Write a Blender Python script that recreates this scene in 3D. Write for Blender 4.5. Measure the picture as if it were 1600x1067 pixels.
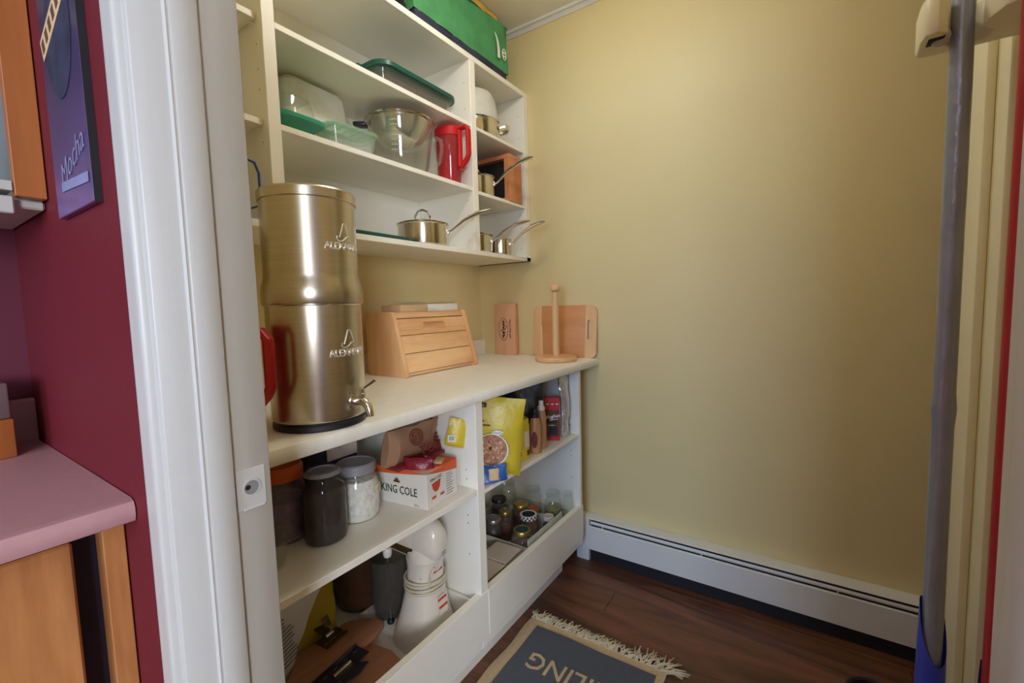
import bpy, bmesh, math, random
from mathutils import Vector, Matrix, Euler, noise
random.seed(7)
PI = math.pi
sc = bpy.context.scene
for o in list(bpy.data.objects):
    bpy.data.objects.remove(o)
COL = sc.collection

# ------------------------------------------------------------------ camera
def make_camera():
    yaw, pitch, roll = 0.5953975, 0.0793572, -0.0275384
    fwd = Vector((-math.sin(yaw), math.cos(yaw), 0)); right = Vector((math.cos(yaw), math.sin(yaw), 0)); up = Vector((0, 0, 1))
    f2 = fwd*math.cos(pitch) - up*math.sin(pitch)
    u2 = up*math.cos(pitch) + fwd*math.sin(pitch)
    r3 = right*math.cos(roll) + u2*math.sin(roll)
    u3 = u2*math.cos(roll) - right*math.sin(roll)
    cam = bpy.data.cameras.new('camera')
    ob = bpy.data.objects.new('camera', cam); COL.objects.link(ob)
    m = Matrix((r3, u3, -f2)).transposed().to_4x4(); m.translation = Vector((1.4657, 0.0, 1.184))
    ob.matrix_world = m
    cam.sensor_width = 36.0; cam.lens = 691.65/1600*36.0
    cam.clip_start = 0.02; cam.clip_end = 60
    sc.camera = ob
make_camera()

# ------------------------------------------------------------------ world, lights, exposure
w = bpy.data.worlds.new('world'); sc.world = w; w.use_nodes = True
w.node_tree.nodes['Background'].inputs[0].default_value = (0.55, 0.68, 1.0, 1)
w.node_tree.nodes['Background'].inputs[1].default_value = 0.35

def light(name, kind, loc, energy, color, size=0.1, size_y=None, target=None):
    l = bpy.data.lights.new(name, kind); l.energy = energy; l.color = color
    if kind == 'AREA':
        l.size = size
        if size_y: l.shape = 'RECTANGLE'; l.size_y = size_y
    else: l.shadow_soft_size = size
    o = bpy.data.objects.new(name, l); COL.objects.link(o); o.location = loc
    if target is not None:
        o.rotation_euler = (Vector(target) - Vector(loc)).to_track_quat('-Z', 'Y').to_euler()
    return o
PANTRY_LAMP = light('pantry_lamp', 'POINT', (0.87, 1.02, 2.35), 9.6, (1.0, 0.97, 0.88), 0.06)
KITCHEN_WINDOW = light('kitchen_window_daylight', 'AREA', (2.0, -3.27, 1.5), 95.0, (0.46, 0.67, 1.0), 1.15, 1.15, (2.0, -2.0, 1.5))
SIDE_WINDOW = light('kitchen_side_window_daylight', 'AREA', (3.62, -2.3, 1.5), 150.0, (0.84, 0.90, 1.0), 1.15, 1.15, (2.6, -2.3, 1.5))
KITCHEN_FILL = light('kitchen_fill', 'POINT', (1.0, -2.2, 2.3), 8.0, (1.0, 0.95, 0.88), 0.1)  # unseen fill added to lift the lower pantry wall through the doorway
sc.view_settings.view_transform = 'Standard'
sc.view_settings.look = 'None'
sc.view_settings.exposure = 0.0
sc.view_settings.gamma = 1.0
sc.view_settings.use_curve_mapping = False
sc.cycles.transparent_max_bounces = 40
sc.cycles.max_bounces = 16
sc.cycles.diffuse_bounces = 8

# ------------------------------------------------------------------ materials
def lin(c):
    return tuple(((v/255.0)/12.92 if v/255.0 <= 0.04045 else ((v/255.0+0.055)/1.055)**2.4) for v in c) + (1.0,)
def newmat(name):
    m = bpy.data.materials.new(name); m.use_nodes = True
    nt = m.node_tree; return m, nt, nt.nodes['Principled BSDF']
def nd(nt, t, **kw):
    n = nt.nodes.new(t)
    for k, v in kw.items(): setattr(n, k, v)
    return n
def coords(nt, scale=(1, 1, 1), kind='Object'):
    tc = nd(nt, 'ShaderNodeTexCoord'); mp = nd(nt, 'ShaderNodeMapping')
    mp.inputs['Scale'].default_value = scale
    nt.links.new(tc.outputs[kind], mp.inputs[0]); return mp.outputs[0]
def pm(name, rgb, rough=0.5, metal=0.0, var=0.06, scale=12.0, bump=0.0, bscale=None, stretch=(1, 1, 1), coat=0.0, sheen=0.0):
    """plain painted / plastic / metal surface with slight procedural colour variation and relief"""
    m, nt, b = newmat(name)
    c = lin(rgb)
    v = coords(nt, stretch)
    n = nd(nt, 'ShaderNodeTexNoise'); n.inputs['Scale'].default_value = scale; n.inputs['Detail'].default_value = 4
    nt.links.new(v, n.inputs['Vector'])
    r = nd(nt, 'ShaderNodeValToRGB')
    r.color_ramp.elements[0].position = 0.3; r.color_ramp.elements[1].position = 0.7
    r.color_ramp.elements[0].color = tuple(x*(1-var) for x in c[:3]) + (1,)
    r.color_ramp.elements[1].color = tuple(min(1, x*(1+var)) for x in c[:3]) + (1,)
    nt.links.new(n.outputs[0], r.inputs[0]); nt.links.new(r.outputs[0], b.inputs['Base Color'])
    b.inputs['Roughness'].default_value = rough; b.inputs['Metallic'].default_value = metal
    if coat: b.inputs['Coat Weight'].default_value = coat
    if sheen: b.inputs['Sheen Weight'].default_value = sheen
    if bump:
        n2 = nd(nt, 'ShaderNodeTexNoise'); n2.inputs['Scale'].default_value = bscale or scale*6; n2.inputs['Detail'].default_value = 3
        nt.links.new(v, n2.inputs['Vector'])
        bp = nd(nt, 'ShaderNodeBump'); bp.inputs['Strength'].default_value = bump; bp.inputs['Distance'].default_value = 0.01
        nt.links.new(n2.outputs[0], bp.inputs['Height']); nt.links.new(bp.outputs[0], b.inputs['Normal'])
    return m
def wood(name, c1, c2, axis='z', scale=9.0, rough=0.45, wave=0.35, coat=0.0):
    m, nt, b = newmat(name)
    s = {'x': (0.12, 1, 1), 'y': (1, 0.12, 1), 'z': (1, 1, 0.12)}[axis]
    v = coords(nt, s)
    n = nd(nt, 'ShaderNodeTexNoise'); n.inputs['Scale'].default_value = scale; n.inputs['Detail'].default_value = 6; n.inputs['Distortion'].default_value = wave*3
    n2 = nd(nt, 'ShaderNodeTexNoise'); n2.inputs['Scale'].default_value = scale*14; n2.inputs['Detail'].default_value = 3
    nt.links.new(v, n.inputs['Vector']); nt.links.new(v, n2.inputs['Vector'])
    mx = nd(nt, 'ShaderNodeMath', operation='MULTIPLY_ADD'); mx.inputs[1].default_value = 0.3
    nt.links.new(n2.outputs[0], mx.inputs[0]); nt.links.new(n.outputs[0], mx.inputs[2])
    r = nd(nt, 'ShaderNodeValToRGB'); r.color_ramp.elements[0].position = 0.45; r.color_ramp.elements[1].position = 0.85
    r.color_ramp.elements[0].color = lin(c1); r.color_ramp.elements[1].color = lin(c2)
    nt.links.new(mx.outputs[0], r.inputs[0]); nt.links.new(r.outputs[0], b.inputs['Base Color'])
    b.inputs['Roughness'].default_value = rough
    if coat: b.inputs['Coat Weight'].default_value = coat
    bp = nd(nt, 'ShaderNodeBump'); bp.inputs['Strength'].default_value = 0.08; bp.inputs['Distance'].default_value = 0.004
    nt.links.new(n2.outputs[0], bp.inputs['Height']); nt.links.new(bp.outputs[0], b.inputs['Normal'])
    return m
def clear(name, rgb=(255, 255, 255), body=0.08, rough=0.05, refl=0.9):
    """thin clear glass / plastic wall: transparent film, fresnel gloss and a little body colour"""
    m, nt, b = newmat(name)
    nt.nodes.remove(b)
    out = nt.nodes['Material Output']
    tr = nd(nt, 'ShaderNodeBsdfTransparent'); tr.inputs[0].default_value = lin(rgb)
    df = nd(nt, 'ShaderNodeBsdfDiffuse'); df.inputs[0].default_value = lin(rgb)
    gl = nd(nt, 'ShaderNodeBsdfGlossy'); gl.inputs['Roughness'].default_value = rough
    lw = nd(nt, 'ShaderNodeLayerWeight'); lw.inputs[0].default_value = 0.5
    pw = nd(nt, 'ShaderNodeMath', operation='POWER'); pw.inputs[1].default_value = 4.0; nt.links.new(lw.outputs['Facing'], pw.inputs[0])
    fr = nd(nt, 'ShaderNodeMath', operation='MULTIPLY_ADD'); fr.inputs[1].default_value = 0.7; fr.inputs[2].default_value = 0.045
    nt.links.new(pw.outputs[0], fr.inputs[0])
    n = nd(nt, 'ShaderNodeTexNoise'); n.inputs['Scale'].default_value = 20
    nt.links.new(coords(nt), n.inputs['Vector'])
    bm_ = nd(nt, 'ShaderNodeMath', operation='MULTIPLY_ADD'); bm_.inputs[1].default_value = body*0.4; bm_.inputs[2].default_value = body*0.8
    nt.links.new(n.outputs[0], bm_.inputs[0])
    m1 = nd(nt, 'ShaderNodeMixShader'); nt.links.new(bm_.outputs[0], m1.inputs[0])
    nt.links.new(tr.outputs[0], m1.inputs[1]); nt.links.new(df.outputs[0], m1.inputs[2])
    fm = nd(nt, 'ShaderNodeMath', operation='MULTIPLY'); fm.inputs[1].default_value = refl
    nt.links.new(fr.outputs[0], fm.inputs[0])
    m2 = nd(nt, 'ShaderNodeMixShader'); nt.links.new(fm.outputs[0], m2.inputs[0])
    nt.links.new(m1.outputs[0], m2.inputs[1]); nt.links.new(gl.outputs[0], m2.inputs[2])
    nt.links.new(m2.outputs[0], out.inputs[0])
    return m
M = {}
M['yellow_paint'] = pm('yellow_paint', (219, 202, 152), 0.55, var=0.02, scale=3, bump=0.05, bscale=160)
M['red_paint'] = pm('red_paint', (104, 30, 38), 0.6, var=0.05, scale=3, bump=0.06, bscale=140)
M['red_paint'].node_tree.nodes['Principled BSDF'].inputs['Specular IOR Level'].default_value = 0.2
M['dark_red_paint'] = pm('dark_red_paint', (96, 30, 48), 0.5, var=0.05, scale=3)
M['ceiling_paint'] = pm('ceiling_paint', (240, 237, 228), 0.8, var=0.02, scale=5, bump=0.05, bscale=200)
M['trim_white'] = pm('trim_white', (188, 184, 175), 0.35, var=0.02, scale=8, bump=0.04, bscale=60, stretch=(1, 1, 0.1))
M['trim_cream'] = pm('trim_cream', (228, 220, 190), 0.4, var=0.02, scale=8)
M['melamine'] = pm('white_melamine', (240, 237, 226), 0.4, var=0.015, scale=10)
M['melamine_edge'] = pm('white_melamine_edge', (240, 236, 220), 0.35, var=0.015, scale=10)
M['laminate'] = pm('cream_laminate', (238, 235, 225), 0.4, var=0.03, scale=40, bump=0.03, bscale=300)
M['dark_hole'] = pm('dark_hole', (22, 20, 20), 0.7)
M['heater_white'] = pm('heater_enamel', (222, 222, 220), 0.35, var=0.02, scale=6)
M['heater_dark'] = pm('heater_dark', (30, 28, 34), 0.6)
M['heater_fin'] = pm('heater_fin_metal', (150, 148, 150), 0.35, 0.9)
def floor_mat():
    m = wood('dark_plank', (54, 32, 23), (126, 79, 54), 'x', 7.0, 0.42, 0.8)
    return m
M['plank'] = floor_mat()
M['subfloor'] = pm('subfloor', (30, 20, 18), 0.8)
M['pink_laminate'] = pm('pink_laminate', (186, 140, 138), 0.4, var=0.03, scale=60)
M['pine'] = wood('orange_pine', (146, 86, 44), (190, 128, 74), 'z', 7, 0.4, 0.7)
M['pine2'] = wood('amber_wood', (150, 82, 36), (172, 102, 50), 'z', 6, 0.4, 0.3)
M['beech'] = wood('beech', (214, 162, 112), (238, 196, 148), 'y', 10, 0.42, 0.3)
M['beech_v'] = wood('beech_upright', (208, 156, 106), (234, 190, 142), 'z', 10, 0.42, 0.3)
M['cedar'] = wood('pink_cedar', (214, 162, 126), (232, 186, 150), 'z', 8, 0.5, 0.3)
M['bamboo'] = wood('bamboo', (198, 136, 88), (220, 162, 110), 'x', 10, 0.42, 0.1)
M['bamboo_light'] = wood('light_bamboo', (222, 178, 128), (232, 194, 146), 'z', 12, 0.42, 0.1)
M['alder'] = wood('alder', (186, 112, 70), (208, 138, 92), 'z', 7, 0.45, 0.3)
M['board'] = wood('board_wood', (172, 118, 84), (202, 148, 110), 'y', 6, 0.5, 0.4)
M['steel'] = pm('brushed_steel', (205, 196, 178), 0.27, 1.0, var=0.05, scale=30, stretch=(0.15, 0.15, 8), bump=0.015, bscale=200)
M['steel_bright'] = pm('polished_steel', (215, 208, 195), 0.14, 1.0, var=0.02)
M['chrome'] = pm('chrome', (225, 222, 216), 0.12, 1.0, var=0.01)
M['black_rubber'] = pm('black_rubber', (26, 26, 30), 0.5, var=0.1)
M['black_metal'] = pm('black_metal', (58, 52, 62), 0.35, 0.3, var=0.1)
M['silver_line'] = pm('silver_scratch', (180, 178, 180), 0.3, 0.6)
M['emboss'] = pm('embossed_steel', (236, 231, 220), 0.38, 0.7, var=0.02)
M['green_plastic'] = pm('dark_green_plastic', (24, 80, 66), 0.35, var=0.08)
M['teal_plastic'] = pm('teal_plastic', (48, 160, 132), 0.3, var=0.06)
M['teal_clear'] = clear('teal_clear_plastic', (90, 190, 160), 0.5, 0.15)
M['red_plastic'] = pm('red_plastic', (188, 26, 32), 0.3, var=0.05)
M['green_fabric'] = pm('green_bag_fabric', (74, 146, 92), 0.75, var=0.12, scale=18, bump=0.25, bscale=60)
M['navy_fabric'] = pm('navy_bag_fabric', (42, 44, 66), 0.7, var=0.5, scale=22, bump=0.3, bscale=50)
M['black_fabric'] = pm('black_bag_fabric', (30, 30, 34), 0.8, var=0.2, bump=0.2)
M['yellow_fabric'] = pm('yellow_bag_plastic', (214, 176, 70), 0.45, var=0.12, scale=20, bump=0.3, bscale=30)
M['white_print'] = pm('white_print', (232, 232, 224), 0.6, var=0.02)
M['beige_paper'] = pm('beige_paper', (206, 176, 132), 0.7, var=0.08)
M['lavender_fabric'] = pm('lavender_fabric', (128, 128, 160), 0.8, var=0.1, bump=0.2)
M['clear_glass'] = clear('clear_glass', (248, 250, 246), 0.05)
M['clear_plastic'] = clear('clear_plastic', (246, 247, 242), 0.16, 0.12)
M['frosted_plastic'] = clear('frosted_plastic', (240, 240, 230), 0.62, 0.2)
M['milky_plastic'] = clear('milky_plastic', (244, 244, 236), 0.86, 0.15)
M['green_film'] = clear('pale_green_plastic', (214, 240, 222), 0.24, 0.15)
M['red_clear'] = clear('red_clear_plastic', (240, 116, 122), 0.16, 0.1)
M['purple_clear'] = clear('violet_clear_plastic', (216, 204, 218), 0.14, 0.08)
M['amber_glass'] = clear('brown_glass', (120, 84, 62), 0.35, 0.05)
M['grey_glass'] = clear('grey_glass', (214, 212, 206), 0.05, 0.05)
M['white_film'] = pm('white_bag_film', (236, 238, 242), 0.4, var=0.03)
M['white_plastic'] = pm('white_plastic', (226, 222, 212), 0.35, var=0.02)
M['mixer_white'] = pm('mixer_enamel', (226, 220, 208), 0.28, var=0.02, coat=0.3)
M['cord'] = pm('cream_cord', (206, 200, 176), 0.5)
M['brown_trim'] = pm('bronze_trim', (96, 78, 46), 0.3, 0.6)
M['label_red'] = pm('label_red', (196, 70, 42), 0.5)
M['label_black'] = pm('label_black', (28, 26, 28), 0.6)
M['grey_lid'] = pm('grey_lid', (150, 150, 156), 0.35, 0.2)
M['brown_powder'] = pm('brown_powder', (58, 44, 36), 0.9, var=0.2, scale=60, bump=0.3)
M['white_oats'] = pm('white_flakes', (232, 228, 226), 0.9, var=0.12, scale=70, bump=0.6, bscale=90)
M['orange_plastic'] = pm('orange_plastic', (212, 92, 32), 0.4, var=0.04)
M['pale_contents'] = pm('pale_contents', (176, 160, 178), 0.8, var=0.25, scale=30, bump=0.3)
M['card_white'] = pm('white_card', (224, 222, 216), 0.55, var=0.02)
M['card_orange'] = pm('orange_card', (220, 96, 48), 0.55, var=0.04)
M['ink_green'] = pm('dark_green_ink', (32, 52, 36), 0.6)
M['ink_brown'] = pm('brown_ink', (96, 60, 34), 0.6)
M['ink_grey'] = pm('grey_ink', (130, 128, 124), 0.6)
M['kraft'] = pm('kraft_paper', (158, 120, 92), 0.8, var=0.08, scale=14, bump=0.25, bscale=30)
M['dark_red_paper'] = pm('dark_red_paper', (124, 34, 36), 0.7, var=0.1)
M['crimson_plastic'] = pm('crimson_wrapper', (130, 26, 44), 0.35, var=0.15, bump=0.3)
M['yellow_pack'] = pm('yellow_wrapper', (206, 184, 50), 0.35, var=0.06, scale=14, bump=0.3, bscale=24)
M['yellow_tub'] = pm('yellow_tub', (214, 190, 50), 0.4, var=0.05)
M['blue_pack'] = pm('blue_wrapper', (34, 92, 176), 0.35, var=0.15, scale=20, bump=0.3, bscale=24)
M['granola'] = pm('granola_print', (172, 118, 92), 0.6, var=0.35, scale=70)
M['berry'] = pm('berry_print', (60, 34, 44), 0.6)
M['foil'] = pm('silver_foil', (214, 214, 218), 0.25, 0.6, var=0.1, scale=20, bump=0.9, bscale=26)
M['black_pack'] = pm('black_wrapper', (40, 40, 46), 0.4, var=0.3, scale=24, bump=0.3, bscale=30)
M['dark_brown_pack'] = pm('dark_brown_wrapper', (62, 42, 32), 0.5, var=0.2, bump=0.2)
M['tan_bottle'] = pm('tan_bottle', (182, 136, 92), 0.4, var=0.08)
M['maroon'] = pm('maroon_print', (112, 36, 34), 0.5, var=0.1)
M['red_card'] = pm('red_card', (196, 38, 30), 0.45, var=0.06)
M['gold_lid'] = pm('gold_lid', (196, 166, 92), 0.3, 0.8, var=0.05)
M['silver_lid'] = pm('silver_lid', (170, 164, 160), 0.3, 0.8, var=0.05)
M['dark_lid'] = pm('dark_lid', (58, 50, 46), 0.35, 0.5, var=0.05)
M['jam_dark'] = pm('dark_jam', (46, 26, 26), 0.35, var=0.3, scale=40)
M['jam_amber'] = pm('amber_jam', (116, 70, 52), 0.4, var=0.3, scale=40)
M['jam_pink'] = pm('pink_jam', (142, 96, 84), 0.4, var=0.2, scale=40)
M['pickle'] = pm('green_pickle', (150, 148, 84), 0.5, var=0.3, scale=40)
M['pale_green_card'] = pm('pale_green_card', (192, 196, 182), 0.6, var=0.08, scale=30)
M['cream_card'] = pm('cream_card', (226, 212, 200), 0.6, var=0.03)
M['jug_liquid'] = pm('jug_contents', (104, 78, 60), 0.5, var=0.1)
M['brown_box'] = pm('dark_brown_box', (62, 44, 38), 0.7, var=0.1)
M['duct_tape'] = pm('duct_tape', (146, 152, 172), 0.32, 0.45, var=0.10, scale=16, bump=0.30, bscale=45, stretch=(1, 1, 0.6))
M['blue_plastic'] = pm('blue_plastic', (52, 70, 196), 0.4, var=0.04)
M['red_rod'] = pm('red_metal_rod', (168, 36, 44), 0.35, 0.1, var=0.04)
M['dark_purple'] = pm('dark_purple_rubber', (38, 24, 44), 0.6, var=0.2)
M['roller'] = pm('grey_rubber_roller', (176, 176, 172), 0.6)
M['rug_grey'] = pm('rug_grey', (88, 92, 102), 0.95, var=0.1, scale=160, bump=0.6, bscale=400)
M['rug_cream'] = pm('rug_cream', (208, 182, 142), 0.95, var=0.08, scale=120, bump=0.6, bscale=400)
M['fringe'] = pm('rug_fringe', (206, 192, 160), 0.95, var=0.12, scale=60)
M['blue_wire'] = pm('blue_wire', (48, 84, 150), 0.35, 0.2)
M['plaque_print'] = None
M['cord_white'] = pm('white_twist', (220, 216, 206), 0.6)
M['lamp_glass'] = pm('lamp_base', (232, 230, 224), 0.4)

# ------------------------------------------------------------------ mesh helpers
class B:
    def __init__(s): s.bm = bmesh.new()
    def _mark(s): s._n = len(s.bm.verts)
    def _new(s): s.bm.verts.ensure_lookup_table(); return s.bm.verts[s._n:]
    def box(s, x0, x1, y0, y1, z0, z1, bev=0.0, seg=2, mat=None):
        b2 = bmesh.new()
        bmesh.ops.create_cube(b2, size=1.0)
        for v in b2.verts:
            v.co = Vector(((x0+x1)/2 + v.co.x*(x1-x0), (y0+y1)/2 + v.co.y*(y1-y0), (z0+z1)/2 + v.co.z*(z1-z0)))
        if bev:
            bmesh.ops.bevel(b2, geom=list(b2.edges), offset=bev, segments=seg, affect='EDGES', profile=0.5)
        return s.join(b2, mat)
    def join(s, b2, mat=None):
        if mat is not None:
            b2.transform(mat)
        me = bpy.data.meshes.new('tmp'); b2.to_mesh(me); b2.free()
        s.bm.from_mesh(me); bpy.data.meshes.remove(me)
        return s
    def lathe(s, prof, seg=32, c=(0, 0, 0), cap0=True, cap1=True, mat=None, sx=1.0, sy=1.0):
        b2 = bmesh.new(); rings = []
        for r, z in prof:
            if r < 1e-6:
                rings.append([b2.verts.new((c[0], c[1], c[2]+z))])
            else:
                rings.append([b2.verts.new((c[0]+r*sx*math.cos(2*PI*i/seg), c[1]+r*sy*math.sin(2*PI*i/seg), c[2]+z)) for i in range(seg)])
        for a, b in zip(rings, rings[1:]):
            if len(a) == 1 and len(b) == 1: continue
            for i in range(seg):
                j = (i+1) % seg
                if len(a) == 1: b2.faces.new((a[0], b[j], b[i]))
                elif len(b) == 1: b2.faces.new((a[i], a[j], b[0]))
                else: b2.faces.new((a[i], a[j], b[j], b[i]))
        if cap0 and len(rings[0]) > 1: b2.faces.new(list(reversed(rings[0])))
        if cap1 and len(rings[-1]) > 1: b2.faces.new(rings[-1])
        return s.join(b2, mat)
    def tube(s, pts, rad, seg=10, flat=1.0, closed=False, upv=None):
        """tube along points; rad scalar or list; flat squashes one axis"""
        b2 = bmesh.new(); pts = [Vector(p) for p in pts]; n = len(pts); rings = []
        if not hasattr(rad, '__len__'): rad = [rad]*n
        ref = Vector(upv) if upv else Vector((0, 0, 1))
        for i, p in enumerate(pts):
            if closed: t = pts[(i+1) % n] - pts[i-1]
            else: t = pts[min(i+1, n-1)] - pts[max(i-1, 0)]
            t.normalize()
            a = ref.cross(t)
            if a.length < 1e-3: a = Vector((1, 0, 0)).cross(t)
            a.normalize(); b = t.cross(a)
            rings.append([b2.verts.new(p + a*rad[i]*math.cos(2*PI*k/seg) + b*rad[i]*flat*math.sin(2*PI*k/seg)) for k in range(seg)])
        rr = list(zip(rings, rings[1:])) + ([(rings[-1], rings[0])] if closed else [])
        for a, b in rr:
            for k in range(seg):
                j = (k+1) % seg; b2.faces.new((a[k], a[j], b[j], b[k]))
        if not closed:
            b2.faces.new(list(reversed(rings[0]))); b2.faces.new(rings[-1])
        return s.join(b2)
    def prism(s, poly, z0, z1, mat=None, bev=0.0):
        """polygon in xy extruded z0..z1"""
        b2 = bmesh.new()
        lo = [b2.verts.new((x, y, z0)) for x, y in poly]; hi = [b2.verts.new((x, y, z1)) for x, y in poly]
        n = len(poly)
        b2.faces.new(list(reversed(lo))); b2.faces.new(hi)
        for i in range(n):
            j = (i+1) % n; b2.faces.new((lo[i], lo[j], hi[j], hi[i]))
        bmesh.ops.recalc_face_normals(b2, faces=list(b2.faces))
        if bev:
            bmesh.ops.bevel(b2, geom=list(b2.edges), offset=bev, segments=2, affect='EDGES', profile=0.5)
        return s.join(b2, mat)
    def sphere(s, c, r, sx=1, sy=1, sz=1, u=20, v=12):
        b2 = bmesh.new(); bmesh.ops.create_uvsphere(b2, u_segments=u, v_segments=v, radius=r)
        for q in b2.verts: q.co = Vector((c[0]+q.co.x*sx, c[1]+q.co.y*sy, c[2]+q.co.z*sz))
        return s.join(b2)
    def pillow(s, w, d, h, c=(0, 0, 0), n=14, seed=0, wob=0.01, pinch=0.35, mat=None, skew=0.0):
        """soft bag: w along x, thickness d along y, height h along z, standing on its base"""
        b2 = bmesh.new()
        def side(sg):
            g = []
            for i in range(n+1):
                row = []
                for j in range(n+1):
                    u = i/n*2-1; v = j/n
                    t = (max(0, 1-u*u)**0.5)*(min(1, v*6+0.35) if v < 0.12 else 1)*(max(0, 1-v**4)*(1-pinch)+pinch*(1-v))
                    p = Vector((u*w/2*(1-0.06*math.sin(v*PI)) + skew*v*h, sg*d/2*t, v*h))
                    q = noise.noise_vector(Vector((p.x*14+seed*7.3, v*h*14+sg, seed*3.1)))
                    k = 0 if j == 0 else 1
                    p += Vector((q.x*wob*0.6*k, q.y*wob*(1 if t > 0.05 else 0.3), q.z*wob*0.5*k))
                    if i in (0, n) or j == n: p.y = 0 + skew*0 + noise.noise(Vector((u*3, v*5, seed)))*wob
                    row.append(b2.verts.new(Vector(c)+p))
                g.append(row)
            for i in range(n):
                for j in range(n):
                    f = (g[i][j], g[i+1][j], g[i+1][j+1], g[i][j+1])
                    b2.faces.new(f if sg < 0 else tuple(reversed(f)))
            return g
        a = side(-1); b = side(1)
        for i in range(n): b2.faces.new((a[i+1][0], a[i][0], b[i][0], b[i+1][0]))
        bmesh.ops.remove_doubles(b2, verts=list(b2.verts), dist=1e-5)
        return s.join(b2, mat)
    def done(s, name, mat, parent=None, smooth=35, loc=None, rot=None, mat2=None):
        me = bpy.data.meshes.new(name)
        bmesh.ops.recalc_face_normals(s.bm, faces=list(s.bm.faces)) if False else None
        s.bm.to_mesh(me); s.bm.free()
        if smooth:
            for p in me.polygons: p.use_smooth = True
            me.set_sharp_from_angle(angle=math.radians(smooth))
        me.materials.append(M[mat] if isinstance(mat, str) else mat)
        o = bpy.data.objects.new(name, me); COL.objects.link(o)
        if parent: o.parent = parent
        if loc: o.location = loc
        if rot: o.rotation_euler = rot
        return o

def thing(name, label, cat, loc=(0, 0, 0), rz=0.0, group=None, rot=None):
    o = bpy.data.objects.new(name, None); COL.objects.link(o)
    o.empty_display_size = 0.05
    o.location = loc; o.rotation_euler = rot if rot else (0, 0, rz)
    o['label'] = label; o['category'] = cat
    if group: o['group'] = group
    return o
def tag(o, label, cat, group=None):
    o['label'] = label; o['category'] = cat
    if group: o['group'] = group
    return o
def struct(o): o['kind'] = 'structure'; return o
def dup(root, loc, rz, label, group=None):
    r = root.copy(); COL.objects.link(r); r.location = loc; r.rotation_euler = (0, 0, rz); r['label'] = label
    if group: r['group'] = group
    for ch in list(root.children):
        c = ch.copy(); COL.objects.link(c); c.parent = r
        for g in list(ch.children):
            d = g.copy(); COL.objects.link(d); d.parent = c
    return r
def text(name, body, size, mat, parent, mat4, depth=0.0006, cyl=None, align='CENTER', shear=0.0, bold=0.0, sxy=(1, 1)):
    """flat lettering turned into mesh. mat4 places the local text plane (x right, y up, z out). cyl=(radius) wraps it."""
    cu = bpy.data.curves.new('txt', 'FONT'); cu.body = body; cu.size = size; cu.align_x = align; cu.align_y = 'CENTER'
    cu.extrude = depth/2; cu.resolution_u = 2; cu.shear = shear; cu.offset = bold
    t = bpy.data.objects.new('txt', cu); COL.objects.link(t)
    dg = bpy.context.evaluated_depsgraph_get(); me = bpy.data.meshes.new_from_object(t.evaluated_get(dg))
    bpy.data.objects.remove(t); bpy.data.curves.remove(cu)
    for v in me.vertices:
        v.co.x *= sxy[0]; v.co.y *= sxy[1]
    if cyl:
        for v in me.vertices:
            a = v.co.x/cyl; r = cyl + v.co.z
            v.co = Vector((r*math.sin(a), v.co.y, r*math.cos(a) - cyl))
    me.transform(mat4)
    me.materials.clear(); me.materials.append(M[mat])
    me.name = name
    o = bpy.data.objects.new(name, me); COL.objects.link(o); o.parent = parent
    return o
def frame(origin, xdir, ydir):
    x = Vector(xdir).normalized(); y = Vector(ydir); y = (y - x*y.dot(x)).normalized(); z = x.cross(y)
    m = Matrix((x, y, z)).transposed().to_4x4(); m.translation = Vector(origin); return m
def flat_poly(pts, m, depth=0.0006):
    b = B(); b.prism(pts, 0, depth, mat=m); return b
def ell(cx, cy, rx, ry, n=28): return [(cx+rx*math.cos(2*PI*i/n), cy+ry*math.sin(2*PI*i/n)) for i in range(n)]
def rrect(x0, x1, y0, y1, r, n=5):
    p = []
    for cx, cy, a in ((x1-r, y1-r, 0), (x0+r, y1-r, PI/2), (x0+r, y0+r, PI), (x1-r, y0+r, 1.5*PI)):
        p += [(cx+r*math.cos(a+k*PI/2/n), cy+r*math.sin(a+k*PI/2/n)) for k in range(n+1)]
    return p

# ------------------------------------------------------------------ room shell
L = 1.8757; CEIL = 2.487
def slab(name, mat, x0, x1, y0, y1, z0, z1, bev=0): return struct(B().box(x0, x1, y0, y1, z0, z1, bev).done(name, mat, smooth=0 if not bev else 35))
fl = slab('floor', 'subfloor', -0.15, 3.75, -3.4, 2.05, -0.05, -0.012)
random.seed(3)
y = -3.3; row = 0
pm_cache = {}
while y < L:
    wdt = 0.127
    if y > 0.1:
        x = -0.02 - random.uniform(0.0, 0.8)
        while x < 2.5:
            ln = 1.22
            x0, x1 = max(x, 0.0), min(x+ln, 2.45)
            if x1 - x0 > 0.03:
                o = B().box(x0+0.0006, x1-0.0006, y+0.0006, min(y+wdt, L)-0.0006, -0.012, 0.0, 0.0012, 1).done('floor_plank', 'plank', fl, smooth=0)
            x += ln
    else:
        o = B().box(0.0, 3.7, y+0.0006, y+wdt-0.0006, -0.012, 0.0, 0.0012, 1).done('floor_plank', 'plank', fl, smooth=0)
    y += wdt; row += 1
slab('ceiling', 'ceiling_paint', -0.15, 3.75, -3.4, 2.05, CEIL, CEIL+0.05)
slab('wall_left', 'yellow_paint', -0.12, 0.0, 0.289, 2.0, -0.012, CEIL)
slab('wall_back', 'yellow_paint', -0.12, 2.6, L, 2.0, -0.012, CEIL)
slab('wall_right', 'yellow_paint', 1.741, 1.86, 0.289, 1.37, -0.012, CEIL)
slab('wall_far_right', 'yellow_paint', 2.45, 2.6, 0.289, 2.0, -0.012, CEIL)
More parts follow.
